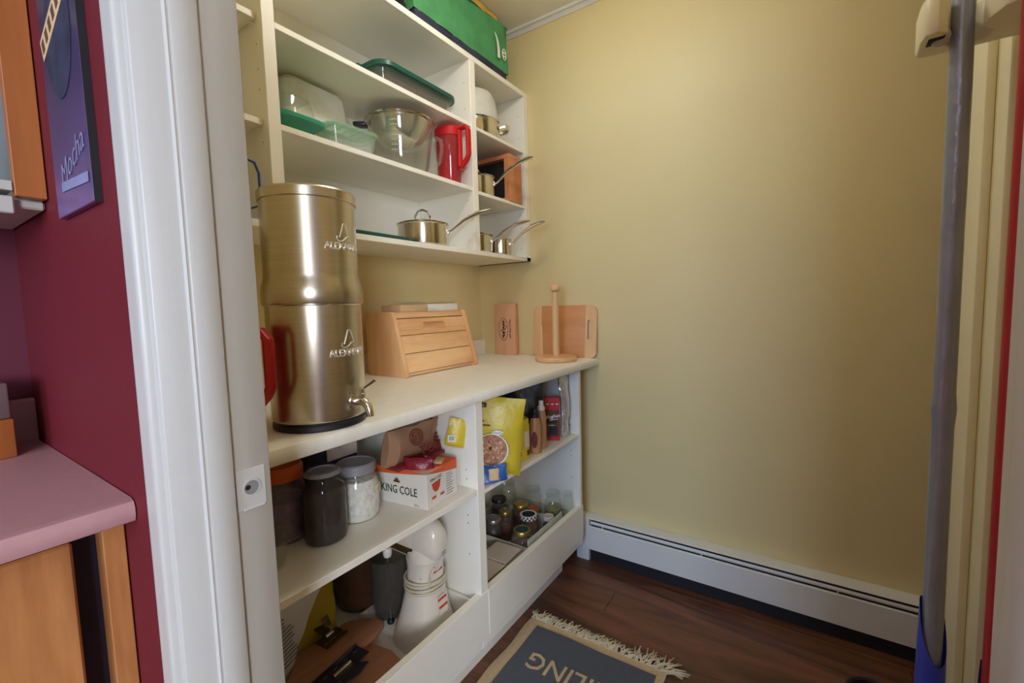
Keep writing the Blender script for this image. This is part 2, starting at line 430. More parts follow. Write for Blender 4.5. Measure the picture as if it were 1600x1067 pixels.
# doorway wall: red to the kitchen, yellow to the pantry
def wall_door(name, x0, x1, z0, z1):
    struct(B().box(x0, x1, 0.192, 0.245, z0, z1).done(name, 'red_paint', smooth=0))
    struct(B().box(x0, x1, 0.245, 0.289, z0, z1).done(name + '_inner', 'yellow_paint', smooth=0))
wall_door('wall_front_left', -0.12, 0.832, -0.012, CEIL)
wall_door('wall_front_right', 1.56, 3.6, -0.012, CEIL)
wall_door('wall_front_top', 0.832, 1.56, 2.06, CEIL)
# kitchen shell
slab('wall_kitchen_left', 'dark_red_paint', 0.0, 0.142, -3.4, 0.192, -0.012, CEIL)
def window_wall(name, axis, lo, hi, w0, w1, d0, d1, wn):
    b = B()
    for a0, a1, z0, z1 in ((lo, w0, -0.012, CEIL), (w1, hi, -0.012, CEIL), (w0, w1, -0.012, 0.9), (w0, w1, 2.1, CEIL)):
        b.box(*((a0, a1, d0, d1) if axis == 'x' else (d0, d1, a0, a1)), z0, z1)
    struct(b.done(name, 'red_paint', smooth=0))
    f = B(); e = (d1-0.005, d1+0.015) if axis == 'x' else (d0-0.015, d0+0.005)
    for a0, a1, z0, z1 in ((w0, w0+0.04, 0.9, 2.1), (w1-0.04, w1, 0.9, 2.1), (w0, w1, 0.9, 0.94), (w0, w1, 2.06, 2.1), ((w0+w1)/2-0.015, (w0+w1)/2+0.015, 0.94, 2.06)):
        f.box(*((a0, a1, e[0], e[1]) if axis == 'x' else (e[0], e[1], a0, a1)), z0, z1, 0.003)
    struct(f.done(wn, 'trim_white'))
window_wall('wall_kitchen_back', 'x', 0.0, 3.6, 1.40, 2.60, -3.4, -3.25, 'window_1')
window_wall('wall_kitchen_right', 'y', -3.4, 0.192, -2.9, -1.7, 3.6, 3.75, 'window_2')

# crown moulding
def extr_profile(prof, axis, a0, a1, name, mat):
    """profile in (depth, z) swept along an axis: 'x' -> depth is y, 'y' -> depth is x"""
    b = B(); b2 = bmesh.new()
    def P(d, z, a): return (a, d, z) if axis == 'x' else (d, a, z)
    lo = [b2.verts.new(P(d, z, a0)) for d, z in prof]; hi = [b2.verts.new(P(d, z, a1)) for d, z in prof]
    n = len(prof)
    b2.faces.new(lo); b2.faces.new(list(reversed(hi)))
    for i in range(n):
        j = (i+1) % n; b2.faces.new((lo[i], lo[j], hi[j], hi[i]))
    bmesh.ops.recalc_face_normals(b2, faces=list(b2.faces))
    b.join(b2); return b.done(name, mat, smooth=40)
struct(extr_profile([(L, 2.466), (L-0.004, 2.465), (L-0.007, 2.470), (L-0.021, 2.479), (L-0.025, 2.477), (L-0.030, 2.481), (L-0.031, CEIL), (L, CEIL)], 'x', 0.0, 2.45, 'trim_1', 'heater_white'))
struct(extr_profile([(0.0, 2.466), (0.004, 2.465), (0.007, 2.470), (0.021, 2.479), (0.025, 2.477), (0.030, 2.481), (0.031, CEIL), (0.0, CEIL)], 'y', 0.289, L, 'trim_2', 'heater_white'))

# left door jamb, stop and casing (profiles in plan)
def plan_trim(name, poly, z0, z1, mat='trim_white'):
    return struct(B().prism(poly, z0, z1).done(name, mat, smooth=50))
plan_trim('trim_3', [(0.832, 0.1885), (0.8485, 0.1885), (0.850, 0.190), (0.850, 0.303), (0.8485, 0.3045), (0.832, 0.3045)], 0, 2.05)                     # jamb board
stop = plan_trim('trim_4', [(0.850, 0.2215), (0.8535, 0.2220), (0.8550, 0.2232), (0.8545, 0.2250), (0.8550, 0.2268), (0.8560, 0.2280), (0.8560, 0.2545), (0.8550, 0.2560), (0.850, 0.2560)], 0, 2.05)
plan_trim('trim_5', [(0.7985, 0.192), (0.7985, 0.184), (0.7995, 0.1815), (0.802, 0.180), (0.806, 0.1797), (0.810, 0.1800), (0.818, 0.1802), (0.830, 0.1800), (0.8345, 0.1806),
                     (0.8370, 0.183), (0.8370, 0.192)], 0, 2.12)
# right jamb and casing
plan_trim('trim_6', [(1.541, 0.188), (1.56, 0.188), (1.56, 0.293), (1.541, 0.293)], 0, 2.05)
plan_trim('trim_7', [(1.541, 0.2115), (1.541, 0.2415), (1.529, 0.2395), (1.527, 0.232), (1.527, 0.219), (1.529, 0.2135)], 0, 2.05)
plan_trim('trim_8', [(1.548, 0.192), (1.548, 0.183), (1.553, 0.177), (1.60, 0.178), (1.635, 0.170), (1.64, 0.175), (1.64, 0.192)], 0, 2.12)
struct(B().box(0.832, 1.56, 0.188, 0.293, 2.045, 2.064).done('trim_9', 'trim_white', smooth=0))
# cream boards and corner on the right wall
struct(B().box(1.726, 1.741, 1.215, 1.375, 0, 2.2, 0.003).done('trim_10', 'trim_cream'))
struct(B().box(1.729, 1.741, 1.10, 1.155, 0, 2.2, 0.003).done('trim_11', 'trim_cream'))
struct(B().box(1.741, 1.86, 1.37, 1.382, 0, 2.2, 0.003).done('trim_12', 'trim_cream'))

# strike recess in the left jamb
jt = thing('strike_plate', 'painted over strike plate with a round latch hole in white door jamb', 'strike plate', (0.850, 0.0125, 0.0))
b = B(); b.box(0.0, 0.0012, 0.2465, 0.2835, 0.925, 0.979, 0.0004, 1); b.done('plate', 'trim_white', jt)
b = B(); b.lathe([(0.0115, 0), (0.0115, 0.0018), (0.0095, 0.0018), (0.0095, 0)], 28, mat=Matrix.Translation((0.0005, 0.2655, 0.953)) @ Matrix.Rotation(PI/2, 4, 'Y')); b.done('hole_rim', 'trim_white', jt)
b = B(); b.lathe([(0.0, 0.0), (0.0095, 0.0005)], 24, mat=Matrix.Translation((0.0012, 0.2655, 0.953)) @ Matrix.Rotation(PI/2, 4, 'Y')); ho = b.done('hole', 'ink_grey', jt)
b = B(); b.lathe([(0.0, 0.0), (0.0035, 0.0002)], 12, mat=Matrix.Translation((0.0018, 0.2605, 0.954)) @ Matrix.Rotation(PI/2, 4, 'Y')); b.done('screw_hole', 'dark_hole', jt)
b = B(); b.box(0.0, 0.003, 0.254, 0.281, 0.9235, 0.9265, 0.0008, 1); b.done('paint_ridge', 'trim_white', jt)

# ------------------------------------------------------------------ upper shelf unit
XF = 0.322
us = thing('wall_shelf_unit', 'tall white open wall shelf unit above the pantry counter', 'shelf unit', (0, 0, 1.399))
Z0 = 1.399
def ub(name, x0, x1, y0, y1, z0, z1, mat='melamine'):
    return B().box(x0, x1, y0, y1, z0-Z0, z1-Z0, 0.0012, 1).done(name, mat, us, smooth=0)
YL = 0.30
ub('back_panel', 0.002, 0.010, YL, 1.872, 1.40, 2.17)
ub('bottom_board', 0.010, XF, YL, 1.872, 1.399, 1.417)
ub('top_board', 0.002, XF+0.001, YL, 1.8745, 2.164, 2.185)
ub('divider', 0.010, XF, 0.622, 0.655, 1.417, 2.164)
ub('divider', 0.010, XF, 1.440, 1.474, 1.417, 2.164)
ub('side_panel', 0.002, XF, 1.838, 1.8745, 1.399, 2.164)
ub('side_panel', 0.002, XF, YL-0.006, YL+0.012, 1.399, 2.164)
ub('shelf', 0.010, XF-0.003, 0.6555, 1.4395, 1.905, 1.921)
ub('shelf', 0.010, XF-0.003, 0.6555, 1.4395, 1.654, 1.670)
ub('shelf', 0.010, XF-0.004, 1.4745, 1.8375, 1.904, 1.918)
ub('shelf', 0.010, XF-0.004, 1.4745, 1.8375, 1.648, 1.662)
ub('shelf', 0.010, 0.302, YL+0.013, 0.617, 1.915, 1.931)
ub('shelf', 0.010, 0.302, YL+0.013, 0.617, 1.659, 1.675)
for y0, zz in ((0.619, 1.909), (0.619, 1.653)):
    B().lathe([(0.004, 0), (0.004, 0.012)], 10, mat=Matrix.Translation((0.285, y0+0.004, zz-Z0)) @ Matrix.Rotation(PI/2, 4, 'X')).done('shelf_pin', 'white_plastic', us)
for yy, sg in ((0.622, -1), (1.440, -1), (1.838, -1)):
    for xx in (0.292,):
        for zz in (1.46, 1.56, 1.62, 1.75, 1.80, 1.86, 1.98, 2.08):
            if yy == 0.622 and zz in (1.56, 1.46): continue
            B().lathe([(0.0, 0.0), (0.0022, 0.0003)], 8, mat=Matrix.Translation((xx, yy-0.0004, zz-Z0)) @ Matrix.Rotation(PI/2, 4, 'X')).done('pin_hole', 'ink_grey', us, smooth=0)

# ------------------------------------------------------------------ base cabinet and counter
bc = thing('base_cabinet', 'white open base cabinet with shelves and two bin drawers', 'cabinet', (0, 0, 0))
XD = 0.642
def bb(name, x0, x1, y0, y1, z0, z1, mat='melamine', parent=None, bev=0.0012):
    return B().box(x0, x1, y0, y1, z0, z1, bev, 1).done(name, mat, parent or bc, smooth=0)
bb('back_panel', 0.085, 0.095, 0.31, 1.735, 0.122, 0.903)
bb('side_panel', 0.085, XD, 1.720, 1.738, 0.122, 0.904)
bb('side_panel', 0.085, XD, 0.295, 0.313, 0.0, 0.904)
bb('divider', 0.095, XD, 1.010, 1.044, 0.122, 0.904)
bb('shelf', 0.095, XD-0.002, 0.314, 1.0095, 0.617, 0.635)
bb('shelf', 0.095, XD-0.002, 1.0445, 1.7195, 0.608, 0.620)
bb('bottom_board', 0.095, XD-0.022, 0.314, 1.72, 0.124, 0.142)
bb('toe_kick', 0.552, 0.569, 0.30, 1.676, 0.0, 0.122)
for y0, y1 in ((0.30, 1.0415), (1.0435, 1.742)):
    d = B()
    d.box(XD-0.020, XD+0.002, y0, y1, 0.150, 0.298, 0.0016, 1)
    d.box(XD-0.020, XD-0.001, y0, y1, 0.122, 0.149, 0.0016, 1)
    fr = d.done('drawer', 'melamine', bc, smooth=0)
    ya, yb = (y0+0.022, y1-0.035) if y0 < 0.5 else (y0+0.004, y1-0.026)
    bb('drawer_side', 0.11, XD-0.0205, ya, ya+0.012, 0.15, 0.278, parent=fr)
    bb('drawer_side', 0.11, XD-0.0205, yb-0.012, yb, 0.15, 0.278, parent=fr)
    bb('drawer_back', 0.11, 0.122, ya+0.0125, yb-0.0125, 0.15, 0.278, parent=fr)
    bb('drawer_floor', 0.1225, XD-0.0205, ya+0.0125, yb-0.0125, 0.168, 0.180, parent=fr)
    bb('edge_band', XD-0.0195, XD+0.0015, y0+0.001, y1-0.001, 0.298, 0.2988, 'melamine_edge', parent=fr, bev=0.0)
for zz in (0.52, 0.545, 0.66, 0.69, 0.42):
    for yy in (1.0096, 1.7196):
        B().lathe([(0.0, 0.0), (0.0024, 0.0003)], 8, mat=Matrix.Translation((0.60, yy, zz)) @ Matrix.Rotation(PI/2, 4, 'X')).done('pin_hole', 'ink_grey', bc, smooth=0)

prof = [(0.003, 0.905), (0.662, 0.905), (0.668, 0.908), (0.670, 0.914), (0.670, 0.929), (0.667, 0.936), (0.660, 0.939), (0.003, 0.939)]
ct = extr_profile(prof, 'y', 0.30, L-0.003, 'countertop', 'laminate')
tag(ct, 'long cream laminate countertop with rounded front edge', 'countertop')
bs = extr_profile([(0.003, 0.939), (0.022, 0.939), (0.022, 1.008), (0.019, 1.012), (0.003, 1.012)], 'y', 0.30, L-0.003, 'backsplash', 'laminate')
bs.parent = ct

# ------------------------------------------------------------------ baseboard heater
ht = thing('baseboard_heater', 'long white baseboard heater along the foot of the yellow wall', 'heater', (0, L, 0))
X0, X1 = 0.575, 2.44
def hb(name, prof, x0, x1, mat): 
    o = extr_profile([(d-L, z) for d, z in prof], 'x', x0, x1, name, mat); o.parent = ht; return o
hb('back_plate', [(L-0.001, 0.02), (L-0.001, 0.2035), (L-0.058, 0.2035), (L-0.0635, 0.2010), (L-0.0635, 0.1985), (L-0.006, 0.1985), (L-0.006, 0.02)], X0+0.0575, X1, 'heater_white')
hb('front_cover', [(L-0.060, 0.054), (L-0.0635, 0.056), (L-0.0635, 0.163), (L-0.060, 0.1665), (L-0.056, 0.1665), (L-0.058, 0.162), (L-0.060, 0.060)], X0+0.06, X1, 'heater_white')
hb('damper', [(L-0.0605, 0.175), (L-0.0625, 0.1785), (L-0.0620, 0.184), (L-0.0580, 0.1885), (L-0.054, 0.187), (L-0.056, 0.177)], X0+0.07, X1, 'heater_white')
b = B(); b.box(X0+0.07, X1, -0.050, -0.008, 0.06, 0.196); b.done('slot_shade', 'heater_dark', ht, smooth=0)  # solid dark block, puts the shade behind the slots into colour
b = B(); b.box(X0+0.063, X1, -0.050, -0.0065, 0.001, 0.050); b.done('lower_gap_shade', 'heater_dark', ht, smooth=0)  # dark block painted in as the shade below the cover
b = B(); b.box(X0, X0+0.062, -0.066, -0.001, 0.0, 0.2045, 0.003); b.done('end_cap', 'heater_white', ht)
for xx in (0.70, 1.12, 1.56, 2.0):
    B().box(xx, xx+0.004, -0.0625, -0.0505, 0.160, 0.180).done('bracket', 'heater_white', ht, smooth=0)

# ================================================================== THINGS
ZC = 0.939
# ------------------------------------------------------------------ stainless water filter
wf = thing('water_filter', 'tall two-tier brushed stainless steel water filter with a spigot on the counter', 'water filter', (0.567, 0.562, ZC))
RW = 0.0965
B().lathe([(0.0, 0), (0.092, 0), (0.0955, 0.003), (0.0955, 0.012), (0.091, 0.017), (0.0, 0.017)], 48).done('base_ring', 'black_rubber', wf)
B().lathe([(0.0, 0.0172), (0.093, 0.0172), (RW-0.001, 0.020), (RW, 0.024), (RW, 0.2575), (RW+0.002, 0.2595), (RW+0.002, 0.2605), (0.0, 0.2605)], 64).done('lower_chamber', 'steel', wf)
B().lathe([(0.0, 0.261), (0.1005, 0.261), (0.1015, 0.263), (0.1018, 0.284), (0.1005, 0.297), (0.0965, 0.309), (0.0945, 0.320), (0.0942, 0.4735), (0.0, 0.4735)], 64).done('upper_chamber', 'steel', wf)
B().lathe([(0.0958, 0.472), (0.0972, 0.473), (0.0972, 0.4905), (0.0945, 0.494), (0.06, 0.497), (0.0, 0.498), ], 64).done('lid', 'steel', wf)
B().lathe([(0.0, 0.4982), (0.019, 0.4982), (0.020, 0.506), (0.017, 0.512), (0.0, 0.513)], 24).done('lid_knob', 'black_rubber', wf)
# view-facing logo placed on the shell
def on_shell(ang, z, r): 
    return frame((r*math.cos(ang), r*math.sin(ang), z), (-math.sin(ang), math.cos(ang), 0), (0, 0, 1))
def logo(parent, ang, z, r):
    text('lettering', 'ALEXAPURE', 0.0205, 'emboss', parent, on_shell(ang+0.05, z, r+0.0008), 0.0024, cyl=r, bold=0.0003, sxy=(0.88, 1))
    ms = []
    def arc(pts, rad):
        b = B(); P3 = []
        for x, yv in pts:
            a = ang + x/r; P3.append(((r+0.0006)*math.cos(a), (r+0.0006)*math.sin(a), z+yv))
        b.tube(P3, rad, 6); return b
    b = arc([(-0.010, 0.018), (-0.004, 0.034), (0.0005, 0.047), (0.004, 0.0475), (0.0075, 0.0455), (0.0125, 0.033), (0.0165, 0.023)], 0.0011)
    b.join(arc([(-0.016, 0.021), (-0.0165, 0.015), (-0.012, 0.011), (-0.005, 0.011), (0.002, 0.015), (0.009, 0.021), (0.015, 0.021)], 0.0012).bm)
    b.join(arc([(0.016, 0.013), (0.020, 0.011), (0.0205, 0.008), (0.017, 0.007)], 0.001).bm)
    b.done('emblem', 'emboss', parent)
logo(wf, 0.17, 0.377, 0.0942)
logo(wf, 0.12, 0.158, RW)
sp = B()
ca = 0.22
def R2(x, y_, z): return (x*math.cos(ca)-y_*math.sin(ca), x*math.sin(ca)+y_*math.cos(ca), z)
sp.lathe([(0.0, 0), (0.0165, 0), (0.0165, 0.004), (0.0, 0.006)], 24, mat=Matrix.Translation(R2(RW-0.001, 0, 0.052)) @ Matrix.Rotation(ca, 4, 'Z') @ Matrix.Rotation(PI/2, 4, 'Y'))
sp.tube([R2(RW, 0, 0.052), R2(RW+0.014, 0, 0.054), R2(RW+0.026, 0, 0.052), R2(RW+0.034, 0, 0.044), R2(RW+0.038, 0, 0.032), R2(RW+0.039, 0, 0.022)], [0.0085, 0.009, 0.0095, 0.009, 0.008, 0.0078], 14)
sg_ = sp.done('spigot', 'chrome', wf)
b = B(); b.lathe([(0.0, 0), (0.0065, 0), (0.0065, 0.012), (0.0055, 0.013), (0.0055, 0.022), (0.004, 0.024), (0, 0.024)], 16, c=R2(RW+0.020, 0, 0.058)); b.done('valve_stem', 'chrome', sg_)
b = B(); b.tube([R2(RW+0.020, 0.002, 0.079), R2(RW+0.023, 0.018, 0.085), R2(RW+0.026, 0.034, 0.092)], [0.003, 0.0036, 0.0042], 10, 0.5); b.done('lever', 'black_metal', sg_)

# ------------------------------------------------------------------ red lidded pitchers
def pitcher(label, loc, rz):
    t = thing('pitcher', label, 'pitcher', loc, rz, 'red lidded plastic pitchers')
    B().lathe([(0.0, 0.002), (0.043, 0.0), (0.046, 0.006), (0.053, 0.19), (0.051, 0.19), (0.044, 0.008), (0.0, 0.006)], 28, sx=1.0, sy=0.9).done('body', 'red_clear', t)
    B().lathe([(0.0535, 0.182), (0.056, 0.184), (0.057, 0.212), (0.052, 0.219), (0.0, 0.221)], 28, sx=1.0, sy=0.9).done('lid', 'red_plastic', t)
    h = B()
    h.tube([(0.052, 0, 0.207), (0.088, 0, 0.209), (0.099, 0, 0.196), (0.099, 0, 0.105), (0.090, 0, 0.088), (0.062, 0, 0.060), (0.056, 0, 0.066), (0.058, 0, 0.20)], 0.0095, 8, 1.2, closed=True, upv=(0, 1, 0))
    h.done('handle', 'red_plastic', t)
    B().tube([(0.048, 0, 0.05), (0.0525, 0, 0.12), (0.055, 0, 0.178)], [0.006, 0.009, 0.011], 8, 0.6, upv=(0, 1, 0)).done('handle_strap', 'red_plastic', t)
    return t
pitcher('red lidded pitcher with open handle on the middle shelf beside glass bowl', (0.258, 1.372, 1.670), 0.04)
pitcher('red pitcher on the counter, mostly behind door jamb, handle before steel filter', (0.530, 0.390, ZC), 0.42)

# ------------------------------------------------------------------ bread box with things on and around it
brx = thing('bread_box', 'beech roll-front bread box with three wide slats on the counter', 'bread box', (0.076, 1.074, ZC))
Yb = 0.408
side = [(0.0, 0.0), (0.197, 0.0), (0.206, 0.004), (0.207, 0.014), (0.150, 0.222), (0.142, 0.236), (0.0, 0.236)]
for y0 in (0.0, Yb-0.016):
    B().prism([(x, z) for x, z in side], -y0-0.016, -y0, mat=Matrix.Rotation(PI/2, 4, 'X'), bev=0.0015).done('side_panel', 'beech_v', brx)
B().box(0.002, 0.136, 0.0165, Yb-0.0165, 0.222, 0.2345, 0.001, 1).done('top_board', 'beech', brx)
B().box(0.002, 0.010, 0.0165, Yb-0.0165, 0.004, 0.2215).done('back_board', 'beech', brx, smooth=0)
B().box(0.010, 0.188, 0.0165, Yb-0.0165, 0.003, 0.012).done('bottom_board', 'beech', brx, smooth=0)
sl_o = Vector((0.1905, 0, 0.014)); sl_d = Vector((0.136-0.1905, 0, 0.224-0.014)); SL = sl_d.length
fm = frame(sl_o, (0, 1, 0), sl_d)       # x along width, y up the slope, z outwards
def slat(v0, v1, name='slat', hole=False):
    b = B(); x0, x1 = 0.0175, Yb-0.0175
    if not hole: b.box(x0, x1, v0, v1, -0.004, 0.006, 0.0018, 2, mat=fm)
    else:
        hx0, hx1, hy0, hy1 = 0.150, 0.268, v0+0.018, v0+0.045
        b.box(x0, x1, v0, v1, -0.013, -0.008, 0.0, mat=fm)
        for q in ((x0, x1, v0, hy0), (x0, x1, hy1, v1), (x0, hx0, hy0, hy1), (hx1, x1, hy0, hy1)):
            b.box(q[0], q[1], q[2], q[3], -0.0079, 0.006, 0.0004, 1, mat=fm)
    return b.done(name, 'beech', brx)
slat(0.000, 0.0685); slat(0.0705, 0.137); slat(0.139, 0.200, hole=True)
B().box(0.0175, Yb-0.0175, 0.203, 0.219, -0.006, 0.008, 0.002, 2, mat=fm).done('top_rail', 'beech', brx)

wb = thing('wrapped_box', 'flat white box in a clear plastic bag on top of bread box', 'box', (0.10, 1.13, ZC+0.2352))
B().box(0.0, 0.108, 0.0, 0.14, 0.0, 0.026, 0.0015).done('box_part', 'beige_paper', wb)
B().box(0.0, 0.110, 0.1405, 0.315, 0.0, 0.028, 0.0015).done('box_body', 'card_white', wb)
pb = B(); pb.pillow(0.36, 0.12, 0.036, n=10, seed=4, wob=0.012, mat=Matrix.Translation((0.055, 0.165, -0.0)) @ Matrix.Rotation(PI/2, 4, 'Z'))
pb.tube([(0.06, 0.315, 0.012), (0.055, 0.345, 0.025), (0.05, 0.36, 0.04)], [0.022, 0.012, 0.004], 7, 0.3)
pb.done('plastic_bag', 'clear_plastic', wb)

wbx = thing('wine_box', 'upright pinkish wooden gift box with oval stamp against the wall', 'box', (0.118, 1.838, ZC), -0.02)
B().box(0, 0.122, 0.0, 0.031, 0, 0.258, 0.002).done('box_body', 'cedar', wbx)
B().box(0.1221, 0.124, 0.012, 0.031, 0.0, 0.258, 0.0008, 1).done('box_lid_edge', 'bamboo', wbx)
B().sphere((0.1245, 0.014, 0.128), 0.0035).done('clasp', 'gold_lid', wbx)
ff = frame((0.054, -0.0002, 0.130), (1, 0, 0), (0, 0, 1))
b = B(); P = ell(0, 0, 0.027, 0.056, 40)
b.tube([ff @ Vector((x, yv, 0.0002)) for x, yv in P], 0.0011, 5, 1.0, closed=True); b.done('oval_stamp', 'label_black', wbx)
b = B(); random.seed(5)
for k in range(46):
    t = random.uniform(-0.042, 0.042); s_ = 0.012*(1-abs(t)/0.06)
    cx = random.gauss(0, s_*0.7); r_ = random.uniform(0.0016, 0.0048)
    b.prism([(cx+r_*random.uniform(.5, 1.2)*math.cos(a*PI/3.5), t+r_*1.3*math.sin(a*PI/3.5)) for a in range(7)], 0.0001*(k % 5), 0.0003+0.00002*k, mat=ff)
b.done('stamp_picture', 'label_black', wbx, smooth=0)
text('lettering', '1,000 Days Of Fine', 0.0128, 'label_black', wbx, frame((0.0945, -0.0003, 0.130), (0, 0, 1), (-1, 0, 0)), 0.0005, bold=0.0003)

cbd = thing('cutting_board', 'bamboo cutting board with pale ends leaning against the yellow wall', 'cutting board', (0.335, 1.846, ZC), 0.0)
tl = Matrix.Rotation(PI/2-0.085, 4, 'X')
W_, H_ = 0.333, 0.243
B().prism([(0.048, 0.0), (W_-0.056, 0.0), (W_-0.056, H_), (0.048, H_)], -0.016, 0.0, mat=tl, bev=0.001).done('board_center', 'bamboo', cbd)
lp = [(0.0475, 0), (0.0475, H_), (0.03, H_)] + [(0.03+0.03*math.cos(a), H_-0.03+0.03*math.sin(a)) for a in (1.7, 2.0, 2.4, 2.8, 3.1)] + [(0.03+0.03*math.cos(a), 0.03+0.03*math.sin(a)) for a in (3.2, 3.6, 4.0, 4.4, 4.7)]
B().prism(lp, -0.016, 0.0, mat=tl, bev=0.001).done('end_strip', 'bamboo_light', cbd)
ex = W_-0.0555; r = 0.03; hx0, hx1, h0, h1 = ex+0.010, ex+0.028, 0.085, 0.175
B().prism([(ex, 0), (ex+0.019, 0), (ex+0.019, h0), (hx0+0.003, h0+0.003), (hx0, h0+0.009), (hx0, h1-0.009), (hx0+0.003, h1-0.003), (ex+0.019, h1), (ex+0.019, H_), (ex, H_)], -0.016, 0.0, mat=tl).done('end_strip', 'bamboo_light', cbd)
pr = [(ex+0.0192, 0), (W_-r, 0)] + [(W_-r+r*math.cos(a), r+r*math.sin(a)) for a in (4.9, 5.3, 5.7, 6.1)] + [(W_-r+r*math.cos(a), H_-r+r*math.sin(a)) for a in (0.1, 0.5, 0.9, 1.4)] + [(ex+0.0192, H_), (ex+0.0192, h1), (hx1-0.003, h1-0.003), (hx1, h1-0.009), (hx1, h0+0.009), (hx1-0.003, h0+0.003), (ex+0.0192, h0)]
B().prism(pr, -0.016, 0.0, mat=tl).done('end_strip', 'bamboo_light', cbd)

pt = thing('paper_towel_holder', 'beech paper towel holder with round base and knobbed post', 'towel holder', (0.536, 1.717, ZC))
B().lathe([(0.0, 0), (0.088, 0), (0.093, 0.004), (0.0935, 0.013), (0.088, 0.021), (0.03, 0.023), (0.0, 0.023)], 48).done('base', 'beech', pt)
B().lathe([(0.0150, 0.0232), (0.0150, 0.299), (0.011, 0.303), (0.0, 0.303)], 20).done('post', 'bamboo_light', pt)
B().lathe([(0.0, 0.3035), (0.013, 0.304), (0.0205, 0.309), (0.0225, 0.318), (0.0205, 0.327), (0.011, 0.334), (0.0, 0.335)], 24).done('knob', 'beech', pt)
B().tube([(-0.045, -0.045, 0.0232), (-0.045, -0.045, 0.155)], 0.0036, 8).done('side_rod', 'bamboo_light', pt)

# ------------------------------------------------------------------ pots and pans
def pan(name, label, loc, r, h, ang, hl, tipz, lid=True, cat='saucepan', loop=0.05, group='stainless saucepans', dome=0.022):
    t = thing(name, label, cat, loc, ang, group)
    B().lathe([(0.0, 0.0), (r*0.92, 0.0), (r*0.97, 0.004), (r, 0.014), (r, h-0.004), (r+0.0035, h), (r+0.002, h+0.0015), (r-0.002, h-0.003), (r-0.0025, 0.012), (0.0, 0.006)], 48).done('body', 'steel_bright', t)
    z0 = h*0.72
    hd = B()
    pts = [(r-0.001, 0, z0), (r+0.012, 0, z0+0.004), (r+hl*0.35, 0, z0+(tipz-z0)*0.52), (r+hl*0.65, 0, z0+(tipz-z0)*0.84), (r+hl*0.9, 0, tipz-0.002), (r+hl, 0, tipz)]
    hd.tube(pts, [0.0075, 0.007, 0.010, 0.0135, 0.0125, 0.006], 12, 0.6, upv=(0, 0, 1))
    hh = hd.done('handle', 'chrome', t)
    b = B()
    b.box(r-0.003, r+0.003, -0.013, 0.013, z0-0.010, z0+0.008, 0.0025)
    for s_ in (-1, 1): b.sphere((r+0.003, s_*0.008, z0-0.002), 0.0035, u=8, v=6)
    b.done('rivet_plate', 'chrome', t)
    if lid:
        l = B().lathe([(r+0.001, h+0.002), (r*0.7, h+dome*0.6), (r*0.35, h+dome*0.93), (0.0, h+dome)], 36, cap0=False).done('lid', 'clear_glass', t)
        B().lathe([(r-0.004, h+0.0025), (r+0.003, h+0.0022), (r+0.004, h+0.004), (r-0.002, h+0.006), (r-0.005, h+0.005)], 40, cap0=False, cap1=False).done('lid_rim', 'chrome', l)
        zt = h+dome*0.8; a_ = PI/2-ang+2.2
        ca_, sa_ = math.cos(a_), math.sin(a_)
        w_ = loop*0.55
        B().tube([(-w_*ca_, -w_*sa_, zt-0.002), (-w_*ca_*1.05, -w_*sa_*1.05, zt+loop*0.35), (-w_*0.6*ca_, -w_*0.6*sa_, zt+loop*0.75), (0, 0, zt+loop*0.86), (w_*0.6*ca_, w_*0.6*sa_, zt+loop*0.75), (w_*1.05*ca_, w_*1.05*sa_, zt+loop*0.35), (w_*ca_, w_*sa_, zt-0.002)], 0.0042, 8, 1.0).done('lid_handle', 'chrome', l)
    return t
pan('saucepan', 'wide lidded saucepan on lowest shelf beside the flat green lid', (0.208, 1.262, 1.417), 0.096, 0.088, 0.72, 0.18, 0.150)
pan('saucepan', 'lone lidded saucepan in middle cubby in front of the wooden frame box', (0.200, 1.590, 1.662), 0.099, 0.088, 0.42, 0.175, 0.165)
pan('saucepan', 'left small lidded saucepan in the lowest right cubby', (0.212, 1.566, 1.417), 0.084, 0.080, 0.42, 0.170, 0.135, loop=0.045)
pan('saucepan', 'right small open saucepan in lowest cubby, nearest the yellow wall', (0.262, 1.707, 1.417), 0.050, 0.074, 0.17, 0.170, 0.138, lid=False)

po = thing('stock_pot', 'low stainless pot with a side loop handle in the top right cubby', 'pot', (0.200, 1.602, 1.918), 0.72, None)
r, h = 0.120, 0.070
B().lathe([(0.0, 0.0), (r*0.92, 0.0), (r*0.97, 0.004), (r, 0.014), (r, h-0.004), (r+0.003, h), (r-0.002, h-0.003), (r-0.0025, 0.012), (0.0, 0.006)], 48).done('body', 'steel_bright', po)
for s_ in (1, -1):
    B().tube([(s_*(r-0.001), -0.032, 0.046), (s_*(r+0.020), -0.034, 0.052), (s_*(r+0.038), -0.022, 0.056), (s_*(r+0.042), 0, 0.057), (s_*(r+0.038), 0.022, 0.056), (s_*(r+0.020), 0.034, 0.052), (s_*(r-0.001), 0.032, 0.046)], 0.0058, 8, 1.9, upv=(0, 0, 1)).done('loop_handle', 'chrome', po)
tag(B().lathe([(0.117, 0.0), (0.119, 0.003), (0.116, 0.02), (0.108, 0.085), (0.092, 0.120), (0.06, 0.138), (0.0, 0.142)], 40, cap0=False).done('storage_bowl', 'frosted_plastic', loc=(0.200, 1.602, 1.9897)),
    'translucent bowl turned upside down on the low stainless pot', 'bowl')

